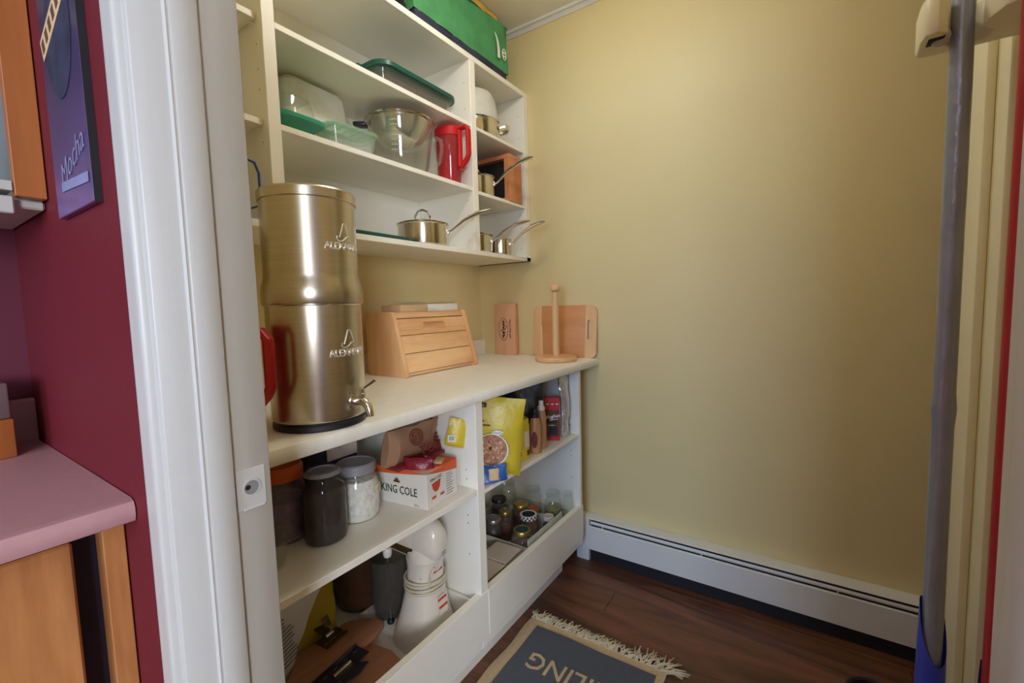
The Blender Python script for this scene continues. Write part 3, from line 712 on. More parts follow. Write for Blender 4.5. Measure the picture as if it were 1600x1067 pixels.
fb = thing('frame_box', 'reddish wooden box with an open square front behind lone saucepan', 'box', (0.06, 1.706, 1.662))
b = B()
for q in ((0, 0.262, 0, 0.10, 0, 0.018), (0, 0.262, 0, 0.10, 0.192, 0.210), (0.232, 0.262, 0, 0.10, 0.0182, 0.1918), (0, 0.03, 0, 0.10, 0.0182, 0.1918), (0.032, 0.230, 0.03, 0.04, 0.0182, 0.1918)):
    b.box(*q, 0.001, 1)
b.done('frame', 'alder', fb)
B().box(0.032, 0.230, 0.0285, 0.0295, 0.0185, 0.1915).done('dark_panel', 'label_black', fb, smooth=0)
B().tube([(0.262, 0.05, 0.03), (0.262, 0.05, 0.18)], 0.0008, 5).done('seam', 'ink_brown', fb)

# ------------------------------------------------------------------ long shelves: glassware and plastic boxes
gd = thing('baking_dish', 'glass baking dish with dark green plastic lid on the upper shelf', 'baking dish', (0.178, 1.210, 1.921))
def rect_ring(b, w, d, r, zs, closed_bottom=True):
    b2 = bmesh.new(); rings = []
    for (k, z) in zs:
        rings.append([b2.verts.new((x, yv, z)) for x, yv in rrect(-w/2-k, w/2+k, -d/2-k, d/2+k, r+max(0, k))])
    n = len(rings[0])
    for a, c in zip(rings, rings[1:]):
        for i in range(n):
            j = (i+1) % n; b2.faces.new((a[i], a[j], c[j], c[i]))
    if closed_bottom: b2.faces.new(list(reversed(rings[0])))
    b.join(b2); return b
b = B(); rect_ring(b, 0.20, 0.35, 0.035, [(-0.014, 0.0), (-0.006, 0.005), (0.004, 0.064), (0.014, 0.068), (0.014, 0.072), (0.002, 0.072), (-0.010, 0.009)]); b.done('dish', 'clear_glass', gd)
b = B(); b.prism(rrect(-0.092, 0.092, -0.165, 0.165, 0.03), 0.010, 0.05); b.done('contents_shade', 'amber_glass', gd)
b = B(); rect_ring(b, 0.20, 0.35, 0.035, [(0.019, 0.066), (0.021, 0.068), (0.021, 0.081), (0.012, 0.087), (-0.02, 0.089), (-0.03, 0.085)]); b.prism(rrect(-0.075, 0.075, -0.15, 0.15, 0.03), 0.083, 0.086); b.done('lid', 'green_plastic', gd)
b = B(); b.box(-0.03, 0.03, -0.215, -0.193, 0.073, 0.079, 0.002); b.done('lid_tab', 'green_plastic', gd)
tag(B().lathe([(0.0, 0.0), (0.05, 0.0), (0.075, 0.012), (0.098, 0.034), (0.100, 0.036), (0.097, 0.036), (0.072, 0.015), (0.0, 0.004)], 36).done('shallow_bowl', 'frosted_plastic', loc=(0.13, 0.80, 1.921)),
    'pale shallow bowl at the left end of the upper shelf', 'bowl')

tb = thing('storage_box', 'small clear box standing on its teal lid beside the left divider', 'food box', (0.235, 0.728, 1.670), 0.0, 'clear food storage boxes')
b = B(); rect_ring(b, 0.135, 0.125, 0.022, [(-0.030, 0.0), (-0.026, 0.003), (-0.004, 0.030), (0.006, 0.034)]); b.prism(rrect(-0.067, 0.067, -0.062, 0.062, 0.02), 0.0345, 0.0355); tl_ = b.done('lid', 'teal_clear', tb)
b = B(); rect_ring(b, 0.135, 0.125, 0.022, [(0.006, 0.034), (0.012, 0.035), (0.013, 0.045), (0.006, 0.046), (-0.004, 0.040)], False); b.done('lid_rim', 'teal_plastic', tl_)
b = B(); rect_ring(b, 0.13, 0.10, 0.02, [(0.0, 0.0465), (-0.002, 0.06), (-0.008, 0.098), (-0.014, 0.103)], False); b.prism(rrect(-0.054, 0.054, -0.04, 0.04, 0.02), 0.102, 0.1035); b.done('box_body', 'clear_glass', tb)
wt = thing('storage_tub', 'translucent white tub upside down on a low clear box at back of middle shelf', 'food box', (0.103, 0.868, 1.7565), 0.06, 'clear food storage boxes')
b = B(); rect_ring(b, 0.15, 0.235, 0.03, [(0.008, 0.0), (0.010, 0.004), (0.004, 0.006), (0.0, 0.03), (-0.010, 0.120), (-0.020, 0.132)], False); b.prism(rrect(-0.056, 0.056, -0.099, 0.099, 0.02), 0.130, 0.133); b.done('tub', 'milky_plastic', wt)
lb = thing('storage_box', 'low clear box under the upside-down white tub at back of middle shelf', 'food box', (0.103, 0.868, 1.670), 0.06, 'clear food storage boxes')
b = B(); rect_ring(b, 0.13, 0.21, 0.03, [(-0.010, 0.0), (-0.006, 0.004), (0.0, 0.078), (0.006, 0.080), (0.006, 0.086), (-0.004, 0.086)]); b.done('box_body', 'clear_plastic', lb)
cbx = thing('storage_box', 'clear food box with a pale green lid at middle shelf front', 'food box', (0.252, 0.905, 1.670), -0.06, 'clear food storage boxes')
b = B(); rect_ring(b, 0.105, 0.165, 0.03, [(-0.012, 0.0), (-0.008, 0.004), (0.0, 0.058), (0.003, 0.060)]); b.done('box_body', 'clear_plastic', cbx)
b = B(); rect_ring(b, 0.105, 0.165, 0.03, [(0.006, 0.056), (0.008, 0.058), (0.008, 0.068), (0.0, 0.071)], False); b.prism(rrect(-0.053, 0.053, -0.0825, 0.0825, 0.03), 0.0665, 0.0695); b.done('lid', 'green_film', cbx)
b = B()
for k in range(5): b.tube([(-0.04, -0.06+k*0.03, 0.0705), (0.04, -0.06+k*0.03, 0.0705)], 0.002, 6)
b.done('lid_ribs', 'green_film', cbx)

mb = thing('measuring_bowl', 'large glass measuring bowl with handle on the middle shelf', 'bowl', (0.193, 1.182, 1.670), 0.0)
B().lathe([(0.0, 0.0), (0.080, 0.0), (0.086, 0.004), (0.096, 0.03), (0.113, 0.13), (0.117, 0.178), (0.121, 0.186), (0.1185, 0.187), (0.114, 0.176), (0.093, 0.03), (0.080, 0.008), (0.0, 0.006)], 56).done('glass_bowl', 'clear_glass', mb)
ha = 0.62
def hr(x, z): return (x*math.cos(ha), x*math.sin(ha), z)
B().tube([hr(0.111, 0.135), hr(0.135, 0.140), hr(0.148, 0.133), hr(0.150, 0.100), hr(0.141, 0.058), hr(0.122, 0.030), hr(0.098, 0.026)], [0.008, 0.0075, 0.0075, 0.0075, 0.0075, 0.0075, 0.008], 10, 1.3, upv=(-math.sin(ha), math.cos(ha), 0)).done('handle', 'clear_glass', mb)
b = B()
for k in range(7):
    z = 0.07+k*0.016; rr_ = 0.1035+k*0.0021
    for a0, a1 in ((-1.05, -0.85 + 0.1*(k % 2)),):
        b.tube([(rr_*math.cos(a0+(a1-a0)*i/5), rr_*math.sin(a0+(a1-a0)*i/5), z) for i in range(6)], 0.0006, 4)
b.done('scale_marks', 'white_print', mb)
sb = thing('steel_bowl', 'stainless bowl with rolled rim nested inside glass measuring bowl', 'bowl', (0.193, 1.182, 1.724))
B().lathe([(0.0, 0.046), (0.040, 0.049), (0.072, 0.066), (0.094, 0.096), (0.108, 0.126), (0.112, 0.138), (0.124, 0.139), (0.126, 0.143), (0.121, 0.147), (0.111, 0.141), (0.092, 0.100), (0.066, 0.068), (0.0, 0.052)], 48).done('bowl', 'steel_bright', sb)
B().box(-0.020, 0.020, -0.168, -0.122, 0.133, 0.147, 0.004, mat=Matrix.Rotation(-0.95, 4, 'Z')).done('rest_tab', 'black_metal', sb)

gl = thing('flat_lid', 'flat dark green rectangular lid lying on the lowest shelf', 'lid', (0.215, 0.985, 1.417), 0.03)
b = B(); rect_ring(b, 0.18, 0.25, 0.03, [(0.0, 0.0), (0.008, 0.002), (0.009, 0.011), (0.0, 0.015), (-0.015, 0.013)]); b.prism(rrect(-0.078, 0.078, -0.113, 0.113, 0.025), 0.011, 0.0135); b.done('lid', 'green_plastic', gl)
bw = thing('wire_rack', 'thin blue wire loop on the left shelf above water filter', 'rack', (0.21, 0.555, 1.417))
b = B()
for xx in (0.0, 0.09):
    b.tube([(xx, -0.08, 0.0045), (xx, -0.08, 0.115), (xx, -0.068, 0.140), (xx, -0.045, 0.150), (xx, 0.015, 0.150), (xx, 0.036, 0.143), (xx, 0.045, 0.120), (xx, 0.045, 0.0045)], 0.0032, 8, closed=True, upv=(1, 0, 0))
for yy, zz in ((-0.08, 0.04), (0.045, 0.04), (-0.08, 0.004), (0.045, 0.004)): b.tube([(0, yy, zz), (0.09, yy, zz)], 0.0026, 8)
b.done('wire_frame', 'blue_wire', bw)

# ------------------------------------------------------------------ bags on top of the shelf unit
ZT = 2.186
gb = thing('shopping_bag', 'green fabric shopping bag with navy base on top of shelf unit', 'bag', (0.06, 1.165, ZT))
def soft_box(w, d, h, n, wob, seed, sag=0.0, base=0.0):
    b2 = bmesh.new(); bmesh.ops.create_grid(b2, x_segments=1, y_segments=1, size=1); b2.free()
    b = B(); b2 = bmesh.new()
    ny, nz = n
    def pt(face, i, j):
        u = i/ny; v = j/nz
        if face == 0: p = Vector((w, u*d, base+v*(h-base)))
        elif face == 1: p = Vector((w*(1-u), d, base+v*(h-base)))
        elif face == 2: p = Vector((0, d*(1-u), base+v*(h-base)))
        else: p = Vector((w*u, 0, base+v*(h-base)))
        q = noise.noise_vector(Vector((p.x*9+seed, p.y*9, p.z*9)))
        e = v if base == 0 else 0.4+0.6*v
        p += Vector((q.x*wob*(0.4+e), q.y*wob*0.6, q.z*wob*0.5*v))
        p.z -= sag*math.sin(PI*min(1, max(0, p.y/d)))*v
        return p
    for f in range(4):
        g = [[b2.verts.new(pt(f, i, j)) for j in range(nz+1)] for i in range(ny+1)]
        for i in range(ny):
            for j in range(nz): b2.faces.new((g[i][j], g[i+1][j], g[i+1][j+1], g[i][j+1]))
    bmesh.ops.remove_doubles(b2, verts=list(b2.verts), dist=0.004)
    b.join(b2); return b
soft_box(0.245, 0.572, 0.235, (22, 9), 0.013, 3.0, 0.012, 0.040).done('bag_wall', 'green_fabric', gb, smooth=80)
b = B(); b.box(0.006, 0.244, 0.006, 0.566, 0.0, 0.046, 0.006); b.done('bag_base', 'navy_fabric', gb)
B().tube([(0.246, 0.0+i*0.572/20, 0.235-0.012*math.sin(PI*i/20)+0.003*math.sin(i*1.7)) for i in range(21)], 0.0035, 6).done('bag_hem', 'green_plastic', gb)
b = B(); b.tube([(0.05, -0.012, 0.03), (0.08, -0.028, 0.12), (0.12, -0.030, 0.19), (0.17, -0.028, 0.12), (0.205, -0.012, 0.03)], 0.020, 8, 0.2, upv=(0, 1, 0)); b.done('side_strap', 'black_fabric', gb)
bf = frame((0.2545, 0.515, 0.115), (0, 1, 0), (0, 0, 1))
b = B()
bl = [(-0.050, 0.058), (-0.036, 0.050), (-0.022, 0.030), (-0.014, 0.0), (-0.012, -0.036), (-0.030, -0.038), (-0.030, -0.005), (-0.036, 0.028)]
b.prism([(x, yv) for x, yv in bl], 0.0, 0.0012, mat=bf)
b.done('leaf_emblem', 'white_print', gb, smooth=0)
b = B(); b.tube([bf @ Vector((0.019+0.014*math.cos(a*PI/9), -0.008+0.023*math.sin(a*PI/9), 0.001)) for a in range(18)], 0.0022, 5, closed=True)
for p in ((0.013, -0.002, 0.008), (0.024, 0.0, 0.006), (0.016, -0.016, 0.007), (0.025, -0.014, 0.005)): b.prism([(p[0]+p[2]*.7*math.cos(i*PI/3), p[1]+p[2]*.8*math.sin(i*PI/3)) for i in range(6)], 0, 0.0012, mat=bf)
b.done('round_emblem', 'white_print', gb, smooth=0)
tag(B().pillow(0.225, 0.04, 0.250, seed=2, wob=0.011, n=18, pinch=0.8, mat=Matrix.Translation((0.264, 1.607, 0.046)) @ Matrix.Rotation(PI/2, 4, 'Z')).done('plastic_bag', 'yellow_fabric', loc=(0, 0, ZT), smooth=60),
    'crumpled yellow plastic bag rising out of green shopping bag', 'bag')
tag(B().pillow(0.11, 0.09, 0.14, seed=5, wob=0.006, mat=Matrix.Translation((0.17, 1.803, 0)) @ Matrix.Rotation(0.2, 4, 'Z')).done('paper_bag', 'beige_paper', loc=(0, 0, ZT)),
    'small beige paper bag between the green shopping bag and yellow wall', 'bag')
tag(B().pillow(0.10, 0.13, 0.22, seed=8, wob=0.015, mat=Matrix.Translation((0.21, 0.965, 0)) @ Matrix.Rotation(1.2, 4, 'Z')).done('cloth_bag', 'lavender_fabric', loc=(0, 0, ZT)),
    'lavender cloth bag on the shelf unit, left of green bag', 'bag')
tag(B().pillow(0.09, 0.10, 0.20, seed=9, wob=0.012, mat=Matrix.Translation((0.225, 1.077, 0)) @ Matrix.Rotation(1.4, 4, 'Z')).done('cloth_bag', 'black_fabric', loc=(0, 0, ZT)),
    'black cloth bag squeezed between the lavender and green bags', 'bag')

# ------------------------------------------------------------------ base cabinet, left bay, middle shelf
ZS = 0.6355
t = thing('plastic_jar', 'clear plastic jar with wide orange screw lid beside the door jamb', 'jar', (0.402, 0.548, ZS))
B().lathe([(0.0, 0.0), (0.050, 0.0), (0.054, 0.006), (0.054, 0.06), (0.051, 0.068), (0.054, 0.076), (0.054, 0.128), (0.046, 0.145), (0.044, 0.148)], 36).done('jar_body', 'purple_clear', t)
B().lathe([(0.0, 0.004), (0.050, 0.004), (0.051, 0.10), (0.0, 0.105)], 30).done('contents', 'pale_contents', t)
B().lathe([(0.049, 0.148), (0.051, 0.149), (0.051, 0.176), (0.047, 0.183), (0.0, 0.184)], 40).done('lid', 'orange_plastic', t)
t = thing('glass_jar', 'dark powder filled glass jar with grey clamp lid at shelf front', 'jar', (0.502, 0.597, ZS))
B().lathe([(0.0, 0.0), (0.040, 0.0), (0.048, 0.006), (0.050, 0.016), (0.050, 0.118), (0.046, 0.134), (0.034, 0.144), (0.032, 0.148), (0.032, 0.160)], 40).done('jar_body', 'grey_glass', t)
B().lathe([(0.0, 0.004), (0.044, 0.006), (0.0475, 0.018), (0.0475, 0.116), (0.043, 0.128), (0.0, 0.130)], 36).done('contents', 'brown_powder', t)
l = B().lathe([(0.034, 0.160), (0.041, 0.161), (0.042, 0.166), (0.038, 0.171), (0.030, 0.172), (0.028, 0.169), (0.0, 0.169)], 36).done('lid', 'grey_lid', t)
B().lathe([(0.041, 0.1605), (0.0435, 0.163), (0.041, 0.166)], 36, cap0=False, cap1=False).done('clamp_ring', 'chrome', l)
t = thing('oats_jar', 'big clear jar of white flakes with white lid beside tea box', 'jar', (0.470, 0.713, ZS))
B().lathe([(0.0, 0.0), (0.048, 0.0), (0.056, 0.008), (0.058, 0.05), (0.057, 0.085), (0.053, 0.105), (0.046, 0.119), (0.044, 0.128)], 40).done('jar_body', 'clear_glass', t)
B().lathe([(0.0, 0.003), (0.048, 0.003), (0.054, 0.012), (0.056, 0.05), (0.055, 0.085), (0.050, 0.106), (0.0, 0.110)], 40).done('contents', 'white_oats', t)
B().lathe([(0.049, 0.124), (0.0505, 0.125), (0.0505, 0.147), (0.047, 0.150), (0.040, 0.1505), (0.039, 0.149), (0.0, 0.149)], 40).done('lid', 'grey_lid', t)
lm = on_shell(0.50, 0.070, 0.0583)
b = B(); b.box(-0.012, 0.012, -0.008, 0.020, 0, 0.0006, mat=lm); b.done('sticker', 'white_print', t, smooth=0)
b = B(); b.prism([(-0.010, 0.006), (0.004, 0.020), (0.012, 0.020), (0.012, 0.006)], 0.0007, 0.0012, mat=lm); b.done('sticker_patch', 'yellow_tub', t, smooth=0)
text('lettering', 'E', 0.016, 'label_red', t, lm @ Matrix.Translation((0.003, -0.001, 0.001)), 0.0005)
t = thing('glass_dish', 'clear glass dish with sloping sides at the left front of shelf', 'dish', (0.487, 0.437, ZS))
B().lathe([(0.0, 0.0), (0.055, 0.0), (0.060, 0.004), (0.070, 0.062), (0.074, 0.066), (0.068, 0.066), (0.057, 0.008), (0.0, 0.006)], 40).done('dish', 'clear_glass', t)

tea = thing('tea_box', 'white and orange KING COLE tea box at the right shelf front', 'box', (0.612, 0.829, ZS), 0.12)
W1, D1, H1 = 0.190, 0.142, 0.100
B().box(-W1, 0, 0, D1, 0, H1, 0.001, 1).done('box_body', 'card_white', tea)
top = [(-W1, 0.0), (-W1*0.55, 0.0), (-0.05, 0.008), (-0.018, 0.026), (-0.004, 0.062), (0.0, D1*0.6), (0.0, D1), (-W1, D1)]
B().prism(top, H1, H1+0.003).done('box_top', 'card_orange', tea, smooth=0)
fA = frame((-W1/2, -0.0003, H1/2), (1, 0, 0), (0, 0, 1)); fB = frame((0.0003, D1/2, H1/2), (0, 1, 0), (0, 0, 1))
b = B(); N = 16
b.prism([(W1/2*(-1+2*i/N), 0.050-0.000-0.013*(1-abs(i/N))**1.0) for i in range(N+1)][::-1] and [(-W1/2, 0.0505)] + [(-W1/2+W1*i/N, 0.034+0.0165*max(0, i/N)**1.6) for i in range(N+1)], 0, 0.0005, mat=fA)
b.done('orange_band', 'card_orange', tea, smooth=0)
b = B(); b.prism([(D1/2, 0.0505)] + [(D1/2-D1*i/N, 0.022+0.0285*(i/N)**1.2) for i in range(N+1)], 0, 0.0005, mat=fB); b.done('orange_band', 'card_orange', tea, smooth=0)
text('lettering', 'KING COLE', 0.033, 'ink_green', tea, fA @ Matrix.Translation((-0.004, -0.008, 0.0006)), 0.0005, bold=0.0002, sxy=(0.76, 1))
b = B()
for k, (x, yv) in enumerate(((-0.009, 0.002), (-0.0045, 0.008), (0, 0.010), (0.0045, 0.008), (0.009, 0.002))): b.prism([(x-0.003, -0.004), (x+0.003, -0.004), (x+0.001, yv), (x-0.001, yv)], 0, 0.0006+0.0001*k, mat=fA @ Matrix.Translation((-0.010, 0.018, 0.0004)))
b.done('crown_emblem', 'ink_brown', tea, smooth=0)
text('lettering', 'KING COLE', 0.0125, 'ink_green', tea, fB @ Matrix.Translation((-0.030, 0.027, 0.0006)), 0.0004, sxy=(0.8, 1))
b = B(); b.prism([(-0.020, 0.012), (0.020, 0.016), (0.016, -0.004), (0.006, -0.014), (-0.006, -0.014), (-0.016, -0.004)], 0, 0.0007, mat=fB @ Matrix.Translation((-0.030, 0.004, 0.0004)))
b.done('cup_picture', 'label_red', tea, smooth=0)
b = B()
for (x, yv, w_, h_) in ((-0.05, -0.028, 0.018, 0.007), (-0.012, -0.030, 0.018, 0.007)): b.box(x, x+w_, yv, yv+h_, 0, 0.0007, mat=fB)
b.done('red_patches', 'label_red', tea, smooth=0)
b = B()
for k in range(9): b.box(0.018, 0.018+0.036*(0.6+0.4*((k*37) % 10)/10), 0.020-k*0.0075, 0.022-k*0.0075, 0, 0.0005, mat=fB)
b.done('small_print', 'ink_grey', tea, smooth=0)
text('lettering', '200 g', 0.008, 'ink_grey', tea, fA @ Matrix.Translation((0.058, -0.042, 0.0006)), 0.0004)

ZB = ZS + H1 + 0.0034
t = thing('flour_bag', 'brown paper flour bag with red stitched end lying on tea box', 'bag', (0.500, 0.785, ZB+0.057))
B().pillow(0.112, 0.080, 0.200, seed=12, wob=0.007, n=18, pinch=0.8, mat=frame((0, 0, 0), (0.25, 0, 0.97), (1, 0, -0.25))).done('bag_body', 'kraft', t)
fE = frame((0.046, 0.125, 0.003), (0, 1, 0.0), (-0.25, 0, 0.97))
text('lettering', "T'ON", 0.036, 'maroon', t, fE @ Matrix.Translation((-0.002, -0.020, 0.004)), 0.002, bold=0.0006)
b = B()
for rr_ in (0.022, 0.015): b.tube([fE @ Vector((-0.045+rr_*1.1*math.cos(a*PI/10), 0.022+rr_*math.sin(a*PI/10), 0.002)) for a in range(20)], 0.0016, 5, closed=True)
for k in range(3): b.tube([fE @ Vector((-0.057, 0.016+k*0.006, 0.003)), fE @ Vector((-0.033, 0.016+k*0.006, 0.003))], 0.0012, 5)
b.done('round_stamp', 'maroon', t)
b = B(); b.box(-0.03, 0.040, 0.01, 0.198, -0.0565, -0.046, 0.003); b.done('bottom_band', 'dark_red_paper', t)
b = B()
for k in range(9): b.box(-0.030+0.0*k, 0.022-k*0.004, 0.196, 0.203, -0.052+k*0.012, -0.0435+k*0.012, 0.002)
b.done('stitched_end', 'dark_red_paper', t)
t = thing('snack_bag', 'small yellow bag with barcode label beside the flour bag', 'bag', (0.575, 0.985, ZB-0.004))
B().pillow(0.060, 0.026, 0.085, seed=21, wob=0.004, mat=Matrix.Translation((0, 0, 0.03)) @ Matrix.Rotation(0.8, 4, 'Z') @ Matrix.Rotation(0.25, 4, 'Y')).done('bag_body', 'yellow_pack', t)
fS = frame((0.010, -0.011, 0.060), (math.cos(0.8), math.sin(0.8), 0), (0, 0, 1))
b = B(); b.box(-0.017, 0.004, -0.010, 0.010, 0, 0.0008, mat=fS); b.done('barcode_label', 'white_print', t, smooth=0)
b = B()
for k in range(8): b.box(-0.0145+k*0.0021, -0.0145+k*0.0021+0.0007+0.0006*(k % 2), -0.007, 0.007, 0.0009, 0.0012, mat=fS)
b.done('bars', 'label_black', t, smooth=0)
tag(B().pillow(0.085, 0.045, 0.034, seed=31, wob=0.012, n=16, mat=Matrix.Rotation(0.5, 4, 'Z')).done('wrapper', 'crimson_plastic', loc=(0.566, 0.848, ZB)), 'crumpled crimson wrapper on the orange tea box top', 'wrapper')
t = thing('seasoning_packet', 'flat cream and green packet lying on orange tea box top', 'packet', (0.545, 0.905, ZB), 0.5)
B().box(-0.03, 0.045, -0.022, 0.022, 0, 0.005, 0.001).done('packet_body', 'beige_paper', t)
B().box(-0.025, 0.02, -0.018, 0.016, 0.0052, 0.006).done('green_print', 'ink_green', t, smooth=0)
t = thing('dark_carton', 'dark carton with blue corner at the back of left shelf', 'carton', (0.20, 0.66, ZS))
B().box(0, 0.13, 0, 0.16, 0, 0.225, 0.002).done('carton_body', 'navy_fabric', t)
B().box(0.1302, 0.1312, 0.06, 0.16, 0.12, 0.21).done('pale_panel', 'cream_card', t, smooth=0)
text('lettering', 'g', 0.05, 'blue_wire', t, frame((0.1318, 0.10, 0.17), (0, 1, 0), (0, 0, 1)), 0.0006, bold=0.002)

# ------------------------------------------------------------------ base cabinet, left bin
ZF = 0.1805
mx = thing('stand_mixer', 'white stand mixer seen from behind with cord wrapped round neck', 'mixer', (0.515, 0.905, ZF))
prof = [(0.118, 0.0, 0.098, 0.085), (0.118, 0.012, 0.098, 0.085), (0.108, 0.045, 0.086, 0.080), (0.092, 0.10, 0.068, 0.068), (0.080, 0.16, 0.055, 0.058), (0.072, 0.20, 0.050, 0.052), (0.068, 0.235, 0.050, 0.050), (0.070, 0.262, 0.055, 0.052)]
b2 = bmesh.new(); rings = []
for _, z, rx, ry in prof:
    rings.append([b2.verts.new((-0.015*(1-z/0.26)+rx*math.copysign(abs(math.cos(a))**0.8, math.cos(a)), ry*math.copysign(abs(math.sin(a))**0.8, math.sin(a)), z)) for a in [2*PI*i/32 for i in range(32)]])
for a, c in zip(rings, rings[1:]):
    for i in range(32): b2.faces.new((a[i], a[(i+1) % 32], c[(i+1) % 32], c[i]))
b2.faces.new(list(reversed(rings[0]))); b2.faces.new(rings[-1])
b = B(); b.join(b2); b.done('column', 'mixer_white', mx)
hm = Matrix.Translation((0.074, 0, 0.318)) @ Matrix.Rotation(-PI/2, 4, 'Y') @ Matrix.Diagonal((1.08, 0.68, 1.0, 1.0))
B().lathe([(0.0, 0.0), (0.030, 0.003), (0.048, 0.014), (0.060, 0.036), (0.065, 0.065), (0.066, 0.085)], 36, mat=hm, cap1=False).done('head_cap', 'mixer_white', mx)
hd = B().lathe([(0.0655, 0.0855), (0.067, 0.09), (0.067, 0.18), (0.062, 0.27), (0.050, 0.315), (0.03, 0.335), (0.0, 0.34)], 36, mat=hm).done('head', 'mixer_white', mx)
b = B()
for s_ in (-1, 1): b.box(-0.235, -0.008, s_*0.0425-0.003, s_*0.0425+0.003, 0.278, 0.299, 0.001)
b.done('trim_band', 'brown_trim', hd)
B().lathe([(0.0, 0.262), (0.055, 0.262), (0.055, 0.285), (0.045, 0.296), (0.0, 0.296)], 30, c=(0.0, 0, 0), sx=1.0, sy=0.95).done('hinge', 'mixer_white', mx)
B().box(-0.245, -0.085, -0.070, 0.070, 0.0, 0.024, 0.006).done('foot_plate', 'mixer_white', mx)
b = B()
for k in range(4):
    zz = 0.176+k*0.0085; f_ = 1.10+0.02*(k % 2)
    b.tube([(-0.004+0.0535*f_*math.cos(a*PI/14), 0.0555*f_*math.sin(a*PI/14), zz+0.004*math.sin(a*PI/14+k)) for a in range(28)], 0.0038, 6, closed=True)
b.tube([(0.048, -0.036, 0.20), (0.052, -0.034, 0.23), (0.055, -0.02, 0.25)], 0.0035, 6)
b.done('power_cord', 'cord', mx)
def on_col(a, z, rx, ry): return frame((-0.006+rx*math.cos(a), ry*math.sin(a), z), (-math.sin(a), math.cos(a), 0), (0.18*math.cos(a)*-1, 0.1*-math.sin(a), 1))
for (a, z, rx, hgt) in ((0.0, 0.222, 0.0525, 0.030), (0.02, 0.128, 0.066, 0.052)):
    mm = on_col(a, z, rx, 0.06)
    b = B(); b.box(-0.016, 0.020, -hgt/2, hgt/2, 0, 0.0022, mat=mm); b.done('warning_label', 'cream_card', mx, smooth=0)
    b = B(); 
    for yv in ([0.004] if hgt < 0.04 else [0.014, -0.008]): b.box(-0.0155, 0.0195, yv, yv+0.007, 0.0023, 0.0028, mat=mm)
    b.done('label_stripe', 'label_red', mx, smooth=0)
text('lettering', 'L', 0.014, 'label_black', mx, on_col(-0.95, 0.222, 0.053, 0.054) @ Matrix.Translation((0, 0, 0.001)), 0.0006, bold=0.0006)
b = B()
for k in range(2): 
    b.box(-0.010, 0.010, -0.004-k*0.008, -0.0015-k*0.008, 0.0, 0.0006, mat=frame((0.0735, 0.006, 0.296), (0, 1, 0), (0.25, 0, 1)))
b.done('small_print', 'ink_grey', mx, smooth=0)
t = thing('mixer_bowl', 'grey glass mixing bowl standing under the white mixer head', 'bowl', (0.352, 0.900, ZF+0.0245))
B().lathe([(0.0, 0.0), (0.044, 0.0), (0.051, 0.008), (0.058, 0.05), (0.060, 0.10), (0.0605, 0.19), (0.062, 0.194), (0.058, 0.194), (0.057, 0.10), (0.048, 0.012), (0.0, 0.006)], 40).done('bowl', 'grey_glass', t)
t = thing('dough_attachment', 'white knobbed mixer attachment with steel rod beside the mixer', 'attachment', (0.392, 0.864, ZF+0.0245))
B().tube([(0, 0, 0.0), (0, 0, 0.2155)], 0.0035, 10).done('rod', 'steel_bright', t)
B().lathe([(0.0, 0.2155), (0.011, 0.2165), (0.0135, 0.2235), (0.0135, 0.2375), (0.009, 0.2455), (0.0, 0.2465)], 20).done('knob', 'white_plastic', t)
B().lathe([(0.0, 0.0), (0.011, 0.0), (0.012, 0.006), (0.008, 0.012), (0.0, 0.012)], 24).done('foot', 'black_rubber', t)
t = thing('brown_jug', 'large round brown glass jug at the back of left bin', 'jug', (0.190, 0.905, ZF))
B().lathe([(0.0, 0.0), (0.066, 0.0), (0.078, 0.010), (0.085, 0.06), (0.086, 0.16), (0.080, 0.22), (0.06, 0.255), (0.033, 0.27), (0.031, 0.30)], 40).done('jug_body', 'amber_glass', t)
B().lathe([(0.0, 0.006), (0.070, 0.01), (0.081, 0.06), (0.082, 0.16), (0.075, 0.21), (0.0, 0.215)], 36).done('contents', 'jug_liquid', t)
B().lathe([(0.034, 0.296), (0.036, 0.298), (0.036, 0.316), (0.0, 0.318)], 24).done('cap', 'black_rubber', t)

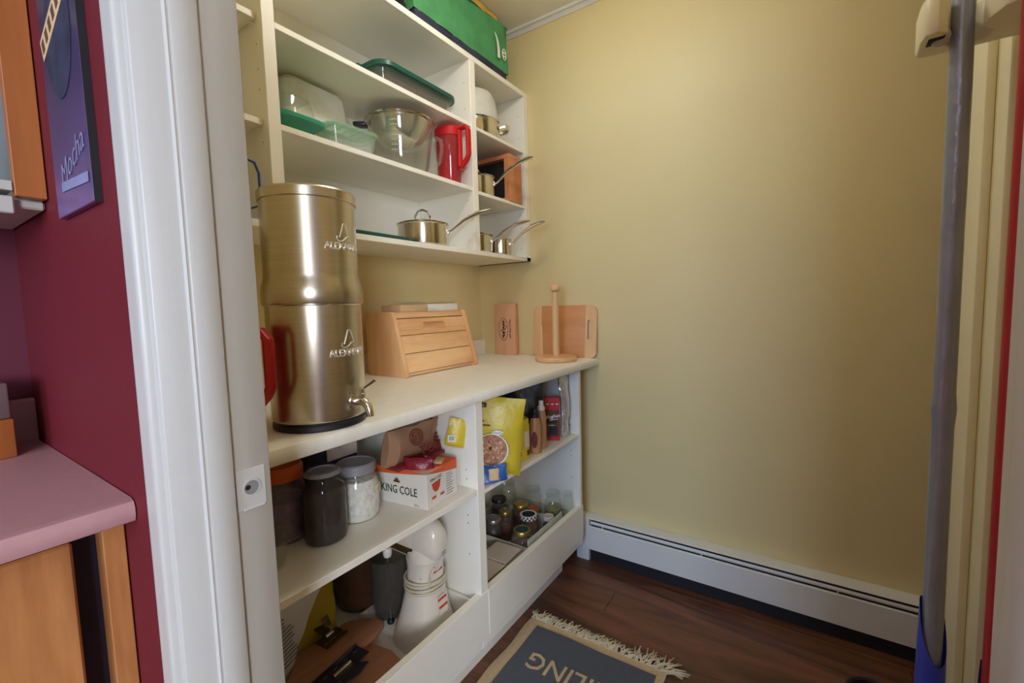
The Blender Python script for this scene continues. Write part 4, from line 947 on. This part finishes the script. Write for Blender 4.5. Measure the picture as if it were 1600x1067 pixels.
boB = thing('wooden_paddle', 'lower rounded wooden board in the left bin beside bin front', 'board', (0.0, 0.0, ZF))
B().prism([(0.345, 0.34), (0.58, 0.34), (0.590, 0.42), (0.592, 0.65), (0.585, 0.705), (0.562, 0.752), (0.527, 0.782), (0.48, 0.792), (0.42, 0.78), (0.345, 0.75)], 0.0, 0.022, bev=0.004).done('board', 'board', boB)
boA = thing('cutting_board', 'upper cut-cornered wooden board in the left bin under the clips', 'board', (0.0, 0.0, ZF+0.0225))
B().prism([(0.340, 0.36), (0.472, 0.36), (0.452, 0.52), (0.425, 0.70), (0.405, 0.805), (0.392, 0.838), (0.366, 0.842), (0.335, 0.83), (0.295, 0.79), (0.285, 0.77), (0.285, 0.625), (0.345, 0.56)], 0.0, 0.018, bev=0.003).done('board', 'board', boA)
def clip(label, loc, rz, Lc, mat):
    t = thing('bulldog_clip', label, 'clip', loc, rz, 'bulldog clips on the boards')
    b = B(); b.box(-Lc/2, Lc/2, -0.018, 0.032, 0.0, 0.003, 0.001); b.box(-Lc/2, Lc/2, -0.020, -0.0155, 0.0, 0.009, 0.002); b.done('jaw', mat, t)
    b = B(); b.prism([(-Lc*0.16, 0.020), (Lc*0.16, 0.020), (Lc*0.25, 0.078), (0.0, 0.090), (-Lc*0.25, 0.078)], 0.0, 0.003, mat=Matrix.Rotation(0.25, 4, 'X'), bev=0.001); b.done('grip_plate', mat, t)
    b = B(); b.prism([(-Lc*0.13, 0.012), (Lc*0.13, 0.012), (Lc*0.16, 0.042), (-Lc*0.16, 0.042)], 0.0, 0.003, mat=Matrix.Translation((0, 0.012, 0.022)) @ Matrix.Rotation(0.95, 4, 'X'), bev=0.001); b.done('grip_plate', mat, t)
    b = B(); b.tube([(-Lc*0.17, 0.018, 0.007), (Lc*0.17, 0.018, 0.007)], 0.0065, 12); b.done('spring', 'chrome', t)
    b = B()
    for k in range(5): b.box(-Lc*0.42+k*Lc*0.2, -Lc*0.42+k*Lc*0.2+0.013, -0.004, -0.0025, 0.0031, 0.0036, mat=Matrix.Rotation(0.25*0, 4, 'Z'))
    b.done('scratches', 'silver_line', t, smooth=0)
    return t
clip('long black bulldog clip on the upper board, nearest the bin front', (0.428, 0.650, ZF+0.0412), PI/2+0.10+PI, 0.165, 'black_metal')
clip('small bronze bulldog clip on the upper board beside the yellow bag', (0.318, 0.712, ZF+0.0412), PI/2+0.1, 0.075, 'brown_trim')
t = thing('yellow_bag', 'bright yellow flour bag standing in left bin behind white bag', 'bag', (0.232, 0.695, ZF))
B().pillow(0.170, 0.060, 0.36, seed=41, wob=0.010, n=18, pinch=0.7, mat=Matrix.Rotation(PI/2, 4, 'Z')).done('bag_body', 'yellow_pack', t)
text('lettering', 'Extra', 0.036, 'label_black', t, frame((0.034, 0.01, 0.235), (0, 1, 0), (0, 0, 1)), 0.0006, bold=0.001)
t = thing('white_bag', 'white plastic bag with printed lines leaning in the left bin', 'bag', (0.304, 0.435, ZF))
B().pillow(0.300, 0.050, 0.250, seed=44, wob=0.010, n=20, pinch=0.75, skew=0.52, mat=Matrix.Rotation(PI/2, 4, 'Z')).done('bag_body', 'white_film', t)
b = B(); fW = frame((0.030, 0.118, 0.135), (0, 1, 0.35), (-0.06, -0.35, 1)); random.seed(12)
for k in range(13): b.box(-0.055, 0.045-0.022*random.random(), 0.055-k*0.010, 0.0585-k*0.010, 0.0, 0.0008, mat=fW)
b.done('printed_lines', 'ink_grey', t, smooth=0)
tag(B().pillow(0.16, 0.05, 0.20, seed=46, wob=0.012, n=14, mat=Matrix.Rotation(PI/2, 4, 'Z')).done('grey_bag', 'ink_grey', loc=(0.30, 0.40, ZF+0.24)), 'grey crumpled plastic resting above the white bag in left bin', 'bag') if False else None

# ------------------------------------------------------------------ base cabinet, right bay shelf
ZR = 0.6205
t = thing('granola_bag', 'tall yellow cereal pouch printed with a bowl on the shelf', 'bag', (0.575, 1.165, ZR), 0.62)
lean = Matrix.Rotation(0.10, 4, 'Y')
B().pillow(0.20, 0.070, 0.262, seed=51, wob=0.004, n=18, pinch=0.5, mat=lean).done('bag_body', 'yellow_pack', t)
fG = lean @ frame((0, -0.035, 0.0), (1, 0, 0), (0, 0.0, 1))
def gp(pts, z0, z1, name, mat, off=(0, 0)):
    b = B(); b.prism([(x+off[0], yv+off[1]) for x, yv in pts], z0, z1, mat=fG); return b.done(name, mat, t, smooth=0)
gp(ell(-0.005, 0.092, 0.058, 0.056), 0.0, 0.003, 'bowl_picture', 'white_print')
gp(ell(-0.005, 0.094, 0.053, 0.051), 0.0031, 0.004, 'granola_picture', 'granola')
random.seed(31)
for nm_, mt_, cnt in (('oat_cluster', 'beige_paper', 26), ('nut_cluster', 'board', 22), ('berry', 'berry', 5)):
    b = B()
    for k in range(cnt):
        a = random.uniform(0, 2*PI); q = 0.046*random.random()**0.6; rr_ = random.uniform(0.003, 0.007)
        b.prism([(-0.005+q*math.cos(a)+rr_*random.uniform(.7, 1.2)*math.cos(i*PI/3), 0.094+q*math.sin(a)*0.95+rr_*math.sin(i*PI/3)) for i in range(6)], 0.0041, 0.0046+0.00002*k, mat=fG)
    b.done(nm_, mt_, t, smooth=0)
gp([(-0.09, 0.135), (-0.03, 0.118), (-0.035, 0.108), (-0.088, 0.10)], 0.0042, 0.0048, 'ladle_picture', 'yellow_fabric')
gp(ell(0.012, 0.152, 0.019, 0.008), -0.004, 0.002, 'oval_label', 'white_print')
text('lettering', 'Granola', 0.009, 'label_black', t, fG @ Matrix.Translation((0.012, 0.152, 0.0022)), 0.0004)
gp(rrect(-0.085, -0.030, 0.232, 0.247, 0.003), -0.012, -0.008, 'brand_panel', 'label_black')
text('lettering', 'no name', 0.011, 'yellow_tub', t, fG @ Matrix.Translation((-0.057, 0.2395, -0.0078)), 0.0004)
text('lettering', 'granola', 0.016, 'ink_green', t, fG @ Matrix.Translation((-0.066, 0.215, -0.004)), 0.0004)
for k, yv in enumerate((0.186, 0.172)): gp(rrect(-0.085, -0.034+0.02*k, yv, yv+0.004, 0.001), -0.001, 0.001, 'small_print', 'ink_brown')
t = thing('blue_packet', 'crumpled blue packet lying at foot of the yellow pouch', 'packet', (0.622, 1.108, ZR), 0.9)
B().pillow(0.105, 0.045, 0.055, seed=61, wob=0.010, n=14).done('packet_body', 'blue_pack', t)
B().pillow(0.035, 0.02, 0.04, seed=62, wob=0.006, n=8, c=(0.005, -0.018, 0.01)).done('pale_patch', 'beige_paper', t)
b = B(); t = thing('twist_tie', 'white twist tie dangling over the shelf edge below blue packet', 'tie', (0.6425, 1.125, ZR+0.002))
b.tube([(-0.012, -0.02, 0.003), (-0.004, 0.0, 0.006), (0.001, 0.010, 0.004), (0.002, 0.015, -0.002), (0.0025, 0.018, -0.016), (0.003, 0.025, -0.022), (0.0025, 0.024, -0.010), (0.001, 0.016, 0.004), (-0.004, 0.025, 0.007), (-0.012, 0.034, 0.004)], 0.0022, 6); b.done('wire', 'cord_white', t)
t = thing('yellow_canister', 'yellow canister with a pale label beside the cereal pouch', 'canister', (0.578, 1.352, ZR), 0.0)
B().lathe([(0.0, 0.0), (0.031, 0.0), (0.032, 0.004), (0.032, 0.125), (0.030, 0.128), (0.030, 0.146), (0.027, 0.149), (0.0, 0.149)], 32).done('can_body', 'yellow_tub', t)
b = B()
b2 = bmesh.new(); g = [[b2.verts.new((0.0325*math.cos(a), 0.0325*math.sin(a), z)) for z in (0.045, 0.105)] for a in [-0.55+0.12*k for k in range(8)]]
for p, q in zip(g, g[1:]): b2.faces.new((p[0], q[0], q[1], p[1]))
b.join(b2); b.done('pale_label', 'cream_card', t)
b = B(); b.box(-0.008, 0.008, -0.010, 0.010, 0, 0.0006, mat=on_shell(0.0, 0.024, 0.0318)); b.done('barcode', 'ink_brown', t, smooth=0)
b = B(); b.box(-0.010, 0.010, -0.008, 0.010, 0, 0.0006, mat=on_shell(-1.25, 0.020, 0.0318)); b.done('orange_patch', 'card_orange', t, smooth=0)
def bottle(label, loc, r, h, mat, prt, cap):
    t = thing('squeeze_bottle', label, 'bottle', loc, 0, 'squeeze bottles on the right shelf')
    B().lathe([(0.0, 0.0), (r*0.95, 0.0), (r, 0.004), (r, h*0.62), (r*0.9, h*0.70), (r*0.7, h*0.78), (r*0.62, h*0.82), (0.0, h*0.82)], 24).done('bottle_body', mat, t)
    B().lathe([(r*0.75, h*0.80), (r*0.78, h*0.805), (r*0.74, h*0.88), (r*0.5, h*0.90), (r*0.48, h*0.985), (r*0.4, h), (0, h)], 20).done('cap', cap, t)
    if prt:
        b = B(); b.prism(ell(0, 0, 0.012, 0.032, 18), 0, 0.0008, mat=on_shell(-1.15, 0.055, r)); b.done('print', prt, t, smooth=0)
    return t
bottle('tan squeeze bottle with maroon print beside the yellow canister', (0.596, 1.425, ZR), 0.022, 0.172, 'tan_bottle', 'maroon', 'black_rubber')
bottle('tan squeeze bottle with white cap in front of red carton', (0.588, 1.488, ZR), 0.019, 0.190, 'tan_bottle', None, 'white_plastic')
t = thing('red_carton', 'upright red and dark carton with white script on the right shelf', 'carton', (0.556, 1.575, ZR), 0.50)
B().box(0, 0.060, 0, 0.024, 0, 0.182, 0.0008, 1).done('carton_body', 'red_card', t)
B().box(0.0602, 0.0612, 0.0, 0.024, 0.0, 0.165).done('pale_side', 'cream_card', t, smooth=0)
fR = frame((0.030, -0.0003, 0.09), (1, 0, 0), (0, 0, 1))
b = B(); b.box(-0.029, 0.029, -0.075, 0.040, 0, 0.0005, mat=fR); b.done('dark_panel', 'maroon', t, smooth=0)
b = B(); b.prism(rrect(-0.024, 0.022, -0.035, 0.034, 0.008), 0.0006, 0.001, mat=fR); b.done('brown_patch', 'brown_trim', t, smooth=0)
b = B(); b.box(-0.014, 0.018, -0.066, -0.030, 0.0011, 0.0015, mat=fR); b.box(-0.024, 0.016, -0.018, 0.004, 0.0011, 0.0015, mat=fR); b.done('black_patch', 'label_black', t, smooth=0)
text('lettering', 'Voghen', 0.021, 'white_print', t, fR @ Matrix.Rotation(0.16, 4, 'Z') @ Matrix.Translation((0.002, 0.012, 0.002)), 0.0006, shear=0.3, bold=0.0004)
b = B(); b.box(-0.014, 0.024, -0.003, -0.0005, 0.002, 0.0025, mat=fR @ Matrix.Rotation(0.16, 4, 'Z')); b.box(-0.018, 0.006, -0.026, -0.024, 0.002, 0.0025, mat=fR); b.done('script_line', 'white_print', t, smooth=0)
b = B()
for x in (-0.020, 0.0, 0.019): b.prism(ell(x, 0.064, 0.006, 0.003, 12), 0, 0.0006, mat=fR)
b.done('emblems', 'white_print', t, smooth=0)
tag(B().pillow(0.055, 0.05, 0.262, seed=71, wob=0.010, n=16, pinch=0.7, mat=Matrix.Rotation(1.2, 4, 'Z')).done('foil_bag', 'foil', loc=(0.592, 1.672, ZR)), 'crinkled silver foil bag at the right end of shelf', 'bag')
t = thing('coffee_bag', 'black coffee bag standing behind the red carton', 'bag', (0.44, 1.575, ZR), 0.45)
B().pillow(0.19, 0.07, 0.268, seed=74, wob=0.008, n=14, pinch=0.8).done('bag_body', 'black_pack', t)
b = B()
random.seed(4)
for k in range(12): b.tube([(random.uniform(-0.03, 0.03), -0.034, 0.21+random.uniform(-0.02, 0.02)), (random.uniform(-0.03, 0.03), -0.034, 0.21+random.uniform(-0.02, 0.02))], 0.0009, 4)
b.done('printed_sketch', 'ink_grey', t)
tag(B().pillow(0.24, 0.09, 0.262, seed=77, wob=0.008, n=12, pinch=0.8, mat=Matrix.Rotation(0.5, 4, 'Z')).done('brown_bag', 'dark_brown_pack', loc=(0.38, 1.34, ZR)), 'dark brown bag behind the yellow canister', 'bag')

# ------------------------------------------------------------------ base cabinet, right bin
t = thing('card_tray', 'pale green cardboard tray holding the jars in right bin', 'tray', (0.285, 1.335, ZF))
b = B()
for q in ((0, 0.325, 0, 0.27, 0, 0.003), (0.321, 0.325, 0, 0.27, 0.003, 0.132), (0, 0.003, 0, 0.27, 0.003, 0.10), (0.003, 0.322, 0, 0.003, 0.003, 0.10), (0.003, 0.322, 0.267, 0.27, 0.003, 0.10)): b.box(*q)
b.done('tray_body', 'pale_green_card', t, smooth=0)
def jar(label, loc, r, h, cont, fill, lid, lr=None, lh=0.016, glass='clear_glass', group='preserving jars in the right bin', ns=0.82):
    t = thing('preserve_jar', label, 'jar', loc, 0, group)
    lr = lr or r*0.86; hb = h-lh-0.004
    B().lathe([(0.0, 0.0), (r*0.85, 0.0), (r*0.98, 0.005), (r, 0.014), (r, hb*ns), (r*0.93, hb*(ns+0.07)), (lr*0.95, hb*0.96), (lr*0.95, hb+0.004)], 32).done('jar_glass', glass, t)
    if cont: B().lathe([(0.0, 0.003), (r*0.86, 0.004), (r*0.95, 0.014), (r*0.95, hb*min(fill, ns)), (r*0.88, hb*fill), (0.0, hb*fill)], 28).done('contents', cont, t)
    if lid:
        l = B().lathe([(lr, hb+0.003), (lr+0.002, hb+0.004), (lr+0.002, h-0.003), (lr, h), (lr*0.82, h), (lr*0.8, h-0.0012), (0.0, h-0.0012)], 32).done('lid', lid, t)
    else:
        B().lathe([(lr*0.95, hb+0.003), (lr, hb+0.006), (lr, h-0.003), (lr*0.97, h), (lr*0.9, h-0.002)], 32, cap0=False, cap1=False).done('rim', glass, t)
    return t
ZJ = ZF+0.0035
j1 = jar('dark jam jar with dull silver lid nearest the cream boxes', (0.405, 1.392, ZJ), 0.036, 0.142, 'jam_dark', 0.85, 'silver_lid')
j2 = jar('squat rosy preserve jar with green-topped gold lid at tray front', (0.540, 1.400, ZJ), 0.046, 0.126, 'jam_pink', 0.62, 'gold_lid', 0.033)
j3 = jar('dark jar with flat dark lid at the back left of tray', (0.325, 1.545, ZJ), 0.036, 0.150, 'jam_dark', 0.85, 'dark_lid')
j4 = jar('amber jar with small silver-centred gold lid behind silver-lidded jar', (0.392, 1.496, ZJ), 0.030, 0.128, 'jam_amber', 0.8, 'gold_lid')
j5 = jar('amber jar with broad dull gold lid in the middle of tray', (0.425, 1.568, ZJ), 0.035, 0.138, 'jam_amber', 0.8, 'gold_lid')
j6 = jar('jam jar with black and white checked lid in the tray', (0.505, 1.505, ZJ), 0.038, 0.136, 'jam_pink', 0.75, 'white_print', 0.035, 0.017)
b = B()
for k in range(14):
    a = 2*PI*k/14
    for q in range(2): b.box(-0.004, 0.004, -0.0035, 0.0035, 0, 0.0007, mat=on_shell(a+q*PI/14, 0.1235+q*0.0078, 0.0369))
b.lathe([(0.0, 0.1350), (0.0275, 0.1352)], 24)
b.done('check_pattern', 'label_black', j6, smooth=0)
for jj, hh, rr_ in ((j2, 0.126, 0.026), (j4, 0.128, 0.016)):
    B().lathe([(rr_, hh-0.001), (rr_, hh-0.0004), (0.0, hh-0.0004)], 24).done('lid_disc', 'green_plastic' if jj is j2 else 'silver_lid', jj)
jar('tall lidless glass jar of greenish preserve at the bin front', (0.540, 1.655, ZF), 0.038, 0.185, 'pickle', 0.7, None, 0.031, glass='clear_glass')
jar('empty clear jar at the back of the right bin', (0.300, 1.655, ZF), 0.036, 0.185, None, 0, None, 0.030)
jar('clear jar of pale green preserve behind the tall lidless jar', (0.432, 1.660, ZF), 0.037, 0.180, 'pickle', 0.45, None, 0.031)
jar('narrow clear empty jar squeezed against right bin end', (0.598, 1.685, ZF), 0.022, 0.185, None, 0, None, 0.019)
jar('small jar with pink cap beside the checked lid jar', (0.566, 1.566, ZJ), 0.024, 0.118, 'jam_dark', 0.8, 'cream_card', 0.021)
jar('small jar of orange preserve behind the checked lid jar', (0.480, 1.582, ZJ), 0.021, 0.126, 'orange_plastic', 0.9, 'orange_plastic', 0.018)
for k, (x, yv, wz, lab) in enumerate(((0.485, 1.092, 0.0, 'cream carton at the left end of right bin'), (0.482, 1.207, 0.03, 'cream carton between the other cream carton and the jars'))):
    t = thing('cream_carton', lab, 'carton', (x, yv, ZF), wz, 'cream cartons in the right bin')
    B().box(0, 0.112, 0, 0.108, 0, 0.098, 0.001, 1).done('carton_body', 'cream_card', t)
    B().box(0.0005, 0.1125, 0.0, 0.1085, 0.0985, 0.1025, 0.0008, 1).done('carton_lid', 'cream_card', t)
    B().box(0.1122, 0.1128, 0.003, 0.105, 0.096, 0.0982).done('lid_gap', 'ink_brown', t, smooth=0)
t = thing('brown_carton', 'dark brown carton standing at the back left of right bin', 'carton', (0.14, 1.075, ZF))
B().box(0, 0.14, 0, 0.40, 0, 0.21, 0.002).done('carton_body', 'brown_box', t)
B().box(0.10, 0.1402, 0.4002, 0.403, 0, 0.21).done('tape_edge', 'cream_card', t, smooth=0)

# ------------------------------------------------------------------ mop, red-handled broom, wall holder
mh = thing('mop_holder', 'cream plastic mop and broom holder with slots on the right wall', 'mop holder', (1.741, 1.04, 1.592))
hp = [(0.0, -0.10), (-0.03, -0.098), (-0.055, -0.085), (-0.066, -0.055), (-0.066, -0.030), (-0.050, -0.012), (-0.052, 0.008), (-0.068, 0.018), (-0.092, 0.016), (-0.103, -0.002), (-0.106, -0.045), (-0.120, -0.060), (-0.136, -0.052), (-0.1385, -0.03), (-0.137, 0.022), (-0.128, 0.034), (0.0, 0.036)]
B().prism(hp, 0.0, 0.062, bev=0.006).done('body', 'trim_cream', mh)
b = B(); b.box(-0.1295, -0.108, -0.042, -0.012, -0.0012, 0.012, 0.003); b.done('roller_slot', 'dark_hole', mh)
B().sphere((-0.112, -0.022, 0.006), 0.013).done('roller', 'roller', mh)
mop = thing('mop', 'grey tape-wrapped mop pole with blue sleeve standing at right', 'mop', (1.6570, 1.031, 0.0))
pts = [(0, 0, z) for z in [0.36+0.03*k for k in range(49)]]
random.seed(21)
rad = [0.0148+0.0007*noise.noise(Vector((0, 0, p[2]*9))) + (0.0022 if abs(p[2]-0.99) < 0.016 else 0) for p in pts]
B().tube(pts, rad, 20).done('pole', 'duct_tape', mop)
def sleeve(parent, r0, r1, zt, zb, ang):
    b2 = bmesh.new(); n = 28; rings = []
    for v in range(9):
        ring = []
        for i in range(n):
            a = 2*PI*i/n
            d = 0.5+0.5*math.cos(a-ang)
            topz = zt - 0.11*(max(0.0, d-0.35)/0.65)**0.8
            f = v/8
            z = zb + (topz-zb)*f
            r = r1 + (r0-r1)*((z-zb)/(zt-zb))
            ring.append(b2.verts.new((r*math.cos(a), r*math.sin(a), z)))
        rings.append(ring)
    for p, q in zip(rings, rings[1:]):
        for i in range(n): b2.faces.new((p[i], p[(i+1) % n], q[(i+1) % n], q[i]))
    b2.faces.new(list(reversed(rings[0])))
    b = B(); b.join(b2)
    return b.done('sleeve', 'blue_plastic', parent)
sleeve(mop, 0.0185, 0.026, 0.64, 0.09, -1.15)
B().lathe([(0.0, 0.0), (0.045, 0.0), (0.05, 0.01), (0.045, 0.06), (0.026, 0.0895), (0.0, 0.0895)], 28, sx=0.62, sy=1.5).done('mop_head', 'roller', mop)
rb = thing('broom', 'red-handled broom with blue sleeve beside the right door jamb', 'broom', (1.7045, 0.921, 0.0))
B().tube([(0, 0, 0.30), (0, 0, 2.0)], 0.0108, 16).done('handle', 'red_rod', rb)
sleeve(rb, 0.0135, 0.016, 0.62, 0.10, -1.9)
B().box(-0.022, 0.022, -0.09, 0.10, 0.0, 0.0995, 0.008).done('broom_head', 'blue_plastic', rb)
dk = thing('floor_bowl', 'dark rounded bowl on the floor with only its rim in view', 'bowl', (1.645, 1.545, 0.0))
B().lathe([(0.0, 0.0), (0.075, 0.0), (0.082, 0.006), (0.074, 0.040), (0.068, 0.044), (0.062, 0.040), (0.055, 0.012), (0.0, 0.010)], 36).done('bowl', 'dark_purple', dk)

# ------------------------------------------------------------------ rug
ra = 0.012
rug = thing('rug', 'grey rug with cream border, fringe and cream lettering on dark floor', 'rug', (0.611, 1.352, 0.0), ra)
RWd, RLn = 0.500, 0.80        # local: x to the right, y negative towards the camera
def rug_sheet(x0, x1, y0, y1, z, nx, ny, wob, seed):
    b2 = bmesh.new(); g = []
    for i in range(nx+1):
        row = []
        for j in range(ny+1):
            x = x0+(x1-x0)*i/nx; yv = y0+(y1-y0)*j/ny
            e = noise.noise(Vector((yv*9+seed, x*3, 0)))*wob if i in (0, nx) else 0
            f = noise.noise(Vector((x*9+seed, yv*3, 4)))*wob if j in (0, ny) else 0
            row.append(b2.verts.new((x+e, yv+f, z+0.0012*noise.noise(Vector((x*8, yv*8, seed))))))
        g.append(row)
    for i in range(nx):
        for j in range(ny): b2.faces.new((g[i][j], g[i+1][j], g[i+1][j+1], g[i][j+1]))
    r_ = bmesh.ops.extrude_face_region(b2, geom=list(b2.faces))
    for v in [q for q in r_['geom'] if isinstance(q, bmesh.types.BMVert)]: v.co.z -= 0.0028
    bmesh.ops.recalc_face_normals(b2, faces=list(b2.faces))
    b = B(); b.join(b2); return b
rug_sheet(0, RWd, -RLn, 0, 0.0048, 20, 30, 0.006, 2.0).done('border', 'rug_cream', rug)
rug_sheet(0.041, RWd-0.027, -RLn+0.045, -0.034, 0.0076, 18, 28, 0.003, 5.0).done('field', 'rug_grey', rug)
fx = frame((0.262, -0.182, 0.0095), (-1, 0, 0), (0, -1, 0))
text('lettering', 'SMILING', 0.094, 'rug_cream', rug, fx @ Matrix.Translation((-0.0, -0.0, 0)), 0.002, bold=0.0006, sxy=(0.98, 1))
b2 = bmesh.new(); random.seed(9); b = B()
for k in range(190):
    x = -0.004+(RWd+0.008)*(k+0.5)/190+random.uniform(-0.002, 0.002)
    ln = random.uniform(0.034, 0.062)+(0.02 if x > 0.40 else 0); a = random.gauss(0.15, 0.50)+(0.55 if x > 0.44 else 0)
    p0 = Vector((x, -0.004, 0.004)); p2 = p0+Vector((math.sin(a)*ln, math.cos(a)*ln*0.9, random.uniform(-0.002, 0.006))); p1 = (p0+p2)/2+Vector((random.uniform(-0.006, 0.006), 0, random.uniform(0.004, 0.011)))
    p2.z = max(0.002, p2.z)
    b.tube([p0, p1, p2], [0.0019, 0.0023, 0.0013], 5)
o = b.done('fringe', 'fringe', rug); o['kind'] = 'stuff'

# ------------------------------------------------------------------ kitchen side, left of the door
kc = thing('kitchen_cabinet', 'orange pine kitchen base cabinet under the pink counter', 'cabinet', (0.143, 0.19, 0.0))
def kb(name, x0, x1, y0, y1, z0, z1, mat, bev=0.001, parent=None): return B().box(x0-0.143, x1-0.143, y0-0.19, y1-0.19, z0, z1, bev, 1).done(name, mat, parent or kc, smooth=0)
kb('carcass', 0.146, 0.625, -0.95, 0.190, 0.10, 0.903, 'dark_purple')  # dark colour puts shade into the gap between door and stile
kb('stile', 0.627, 0.662, 0.166, 0.1905, 0.10, 0.9035, 'pine')
kb('door', 0.645, 0.664, -0.40, 0.136, 0.12, 0.889, 'pine', 0.003)
kb('door', 0.645, 0.664, -0.95, -0.41, 0.12, 0.889, 'pine', 0.003)
kb('toe_kick', 0.20, 0.56, -0.95, 0.19, 0.0, 0.099, 'dark_hole')
kcount = extr_profile([(0.144, 0.905), (0.702, 0.905), (0.712, 0.909), (0.716, 0.917), (0.716, 0.928), (0.712, 0.936), (0.702, 0.939), (0.165, 0.939), (0.165, 1.02), (0.160, 1.025), (0.144, 1.025)], 'y', -0.95, 0.1905, 'kitchen_counter', 'pink_laminate')
tag(kcount, 'dusty pink laminate kitchen counter against the red wall', 'countertop')
wc = thing('kitchen_wall_cabinet', 'orange wood kitchen wall cabinet against the red wall', 'cabinet', (0.143, 0.19, 1.36))
def wk(name, x0, x1, y0, y1, z0, z1, mat, bev=0.001): return B().box(x0-0.143, x1-0.143, y0-0.19, y1-0.19, z0-1.36, z1-1.36, bev, 1).done(name, mat, wc, smooth=0)
wk('stile', 0.415, 0.436, 0.155, 0.1905, 1.377, 2.18, 'pine2')
wk('side_panel', 0.146, 0.414, 0.176, 0.1905, 1.377, 2.18, 'ink_grey')
wk('back_panel', 0.146, 0.152, -0.60, 0.175, 1.377, 2.18, 'ink_grey')
wk('bottom_board', 0.153, 0.430, -0.60, 0.154, 1.385, 1.400, 'trim_white')
wk('shelf', 0.153, 0.420, -0.60, 0.154, 1.68, 1.70, 'trim_white')
wk('top_board', 0.153, 0.430, -0.60, 0.154, 2.16, 2.18, 'pine2')
wk('side_panel', 0.146, 0.436, -0.62, -0.601, 1.377, 2.18, 'pine2')
wk('under_panel', 0.150, 0.415, -0.60, 0.1905, 1.362, 1.3765, 'trim_white', 0.003)
wk('light_valance', 0.416, 0.430, -0.60, 0.154, 1.350, 1.3765, 'trim_white', 0.002)
tag(B().lathe([(0.0, 0), (0.03, 0), (0.034, 0.01), (0.036, 0.08), (0.033, 0.085), (0.0, 0.086)], 24).done('tumbler', 'green_film', loc=(0.395, 0.095, 1.4005)), 'pale green tumbler on the kitchen wall cabinet bottom', 'tumbler')
t = thing('coffee_plaque', 'tall purple and navy canvas reading Mocha on the red wall', 'plaque', (0.527, 0.1917, 1.333))
def plaque_mat():
    m, nt, bs_ = newmat('plaque_print')
    tc = nd(nt, 'ShaderNodeTexCoord'); sp_ = nd(nt, 'ShaderNodeSeparateXYZ'); nt.links.new(tc.outputs['Object'], sp_.inputs[0])
    ns = nd(nt, 'ShaderNodeTexNoise'); ns.inputs['Scale'].default_value = 9; nt.links.new(tc.outputs['Object'], ns.inputs['Vector'])
    ad = nd(nt, 'ShaderNodeMath', operation='MULTIPLY_ADD'); ad.inputs[1].default_value = 0.12
    nt.links.new(ns.outputs[0], ad.inputs[0]); nt.links.new(sp_.outputs['Z'], ad.inputs[2])
    rm = nd(nt, 'ShaderNodeValToRGB'); e = rm.color_ramp.elements
    e[0].position = 0.04; e[0].color = lin((118, 84, 134)); e[1].position = 0.36; e[1].color = lin((34, 28, 56))
    x = e.new(0.13); x.color = lin((80, 50, 100)); x = e.new(0.22); x.color = lin((52, 38, 78))
    nt.links.new(ad.outputs[0], rm.inputs[0]); nt.links.new(rm.outputs[0], bs_.inputs['Base Color']); bs_.inputs['Roughness'].default_value = 0.35
    return m
M['plaque_print'] = plaque_mat()
PW = 0.177
B().box(0, PW, -0.0085, 0.0, 0, 0.46, 0.001, 1).done('canvas', 'plaque_print', t)
B().box(PW+0.0002, PW+0.0008, -0.0085, 0.0, 0, 0.46).done('canvas_side', 'label_black', t, smooth=0)
fp = frame((PW/2, -0.0088, 0.0), (1, 0, 0), (0, 0, 1))
b = B(); b.prism(ell(0.0, 0.235, 0.062, 0.085, 30), 0.0, 0.0004, mat=fp); b.done('cup_picture', 'navy_fabric', t, smooth=0)
b = B(); bm_ = fp @ Matrix.Translation((-0.005, 0.262, 0)) @ Matrix.Rotation(0.36, 4, 'Z'); b.box(-0.078, 0.090, -0.016, 0.016, 0.0006, 0.001, mat=bm_); b.done('pale_band', 'beige_paper', t, smooth=0)
b = B()
for k in range(7): b.box(-0.072+k*0.022, -0.060+k*0.022, -0.009, 0.009, 0.0011, 0.0014, mat=bm_)
b.done('band_marks', 'ink_brown', t, smooth=0)
text('lettering', 'Mocha', 0.046, 'lavender_fabric', t, fp @ Matrix.Translation((0.010, 0.066, 0.0008)) @ Matrix.Rotation(0.30, 4, 'Z'), 0.0005, shear=0.35, bold=-0.0005)
b = B(); b.box(-0.05, 0.075, 0.03, 0.043, 0.0005, 0.0009, mat=fp @ Matrix.Rotation(-0.05, 4, 'Z')); b.done('pale_strip', 'lavender_fabric', t, smooth=0)
t = thing('tissue_box', 'small box with wooden front at the far left of pink counter', 'box', (0.20, 0.02, 0.9392), 0.1)
B().box(0, 0.10, 0, 0.115, 0.0, 0.07, 0.003).done('base', 'pine2', t)
B().box(0.002, 0.098, 0.002, 0.113, 0.0703, 0.135, 0.004).done('box_body', 'silver_lid', t)
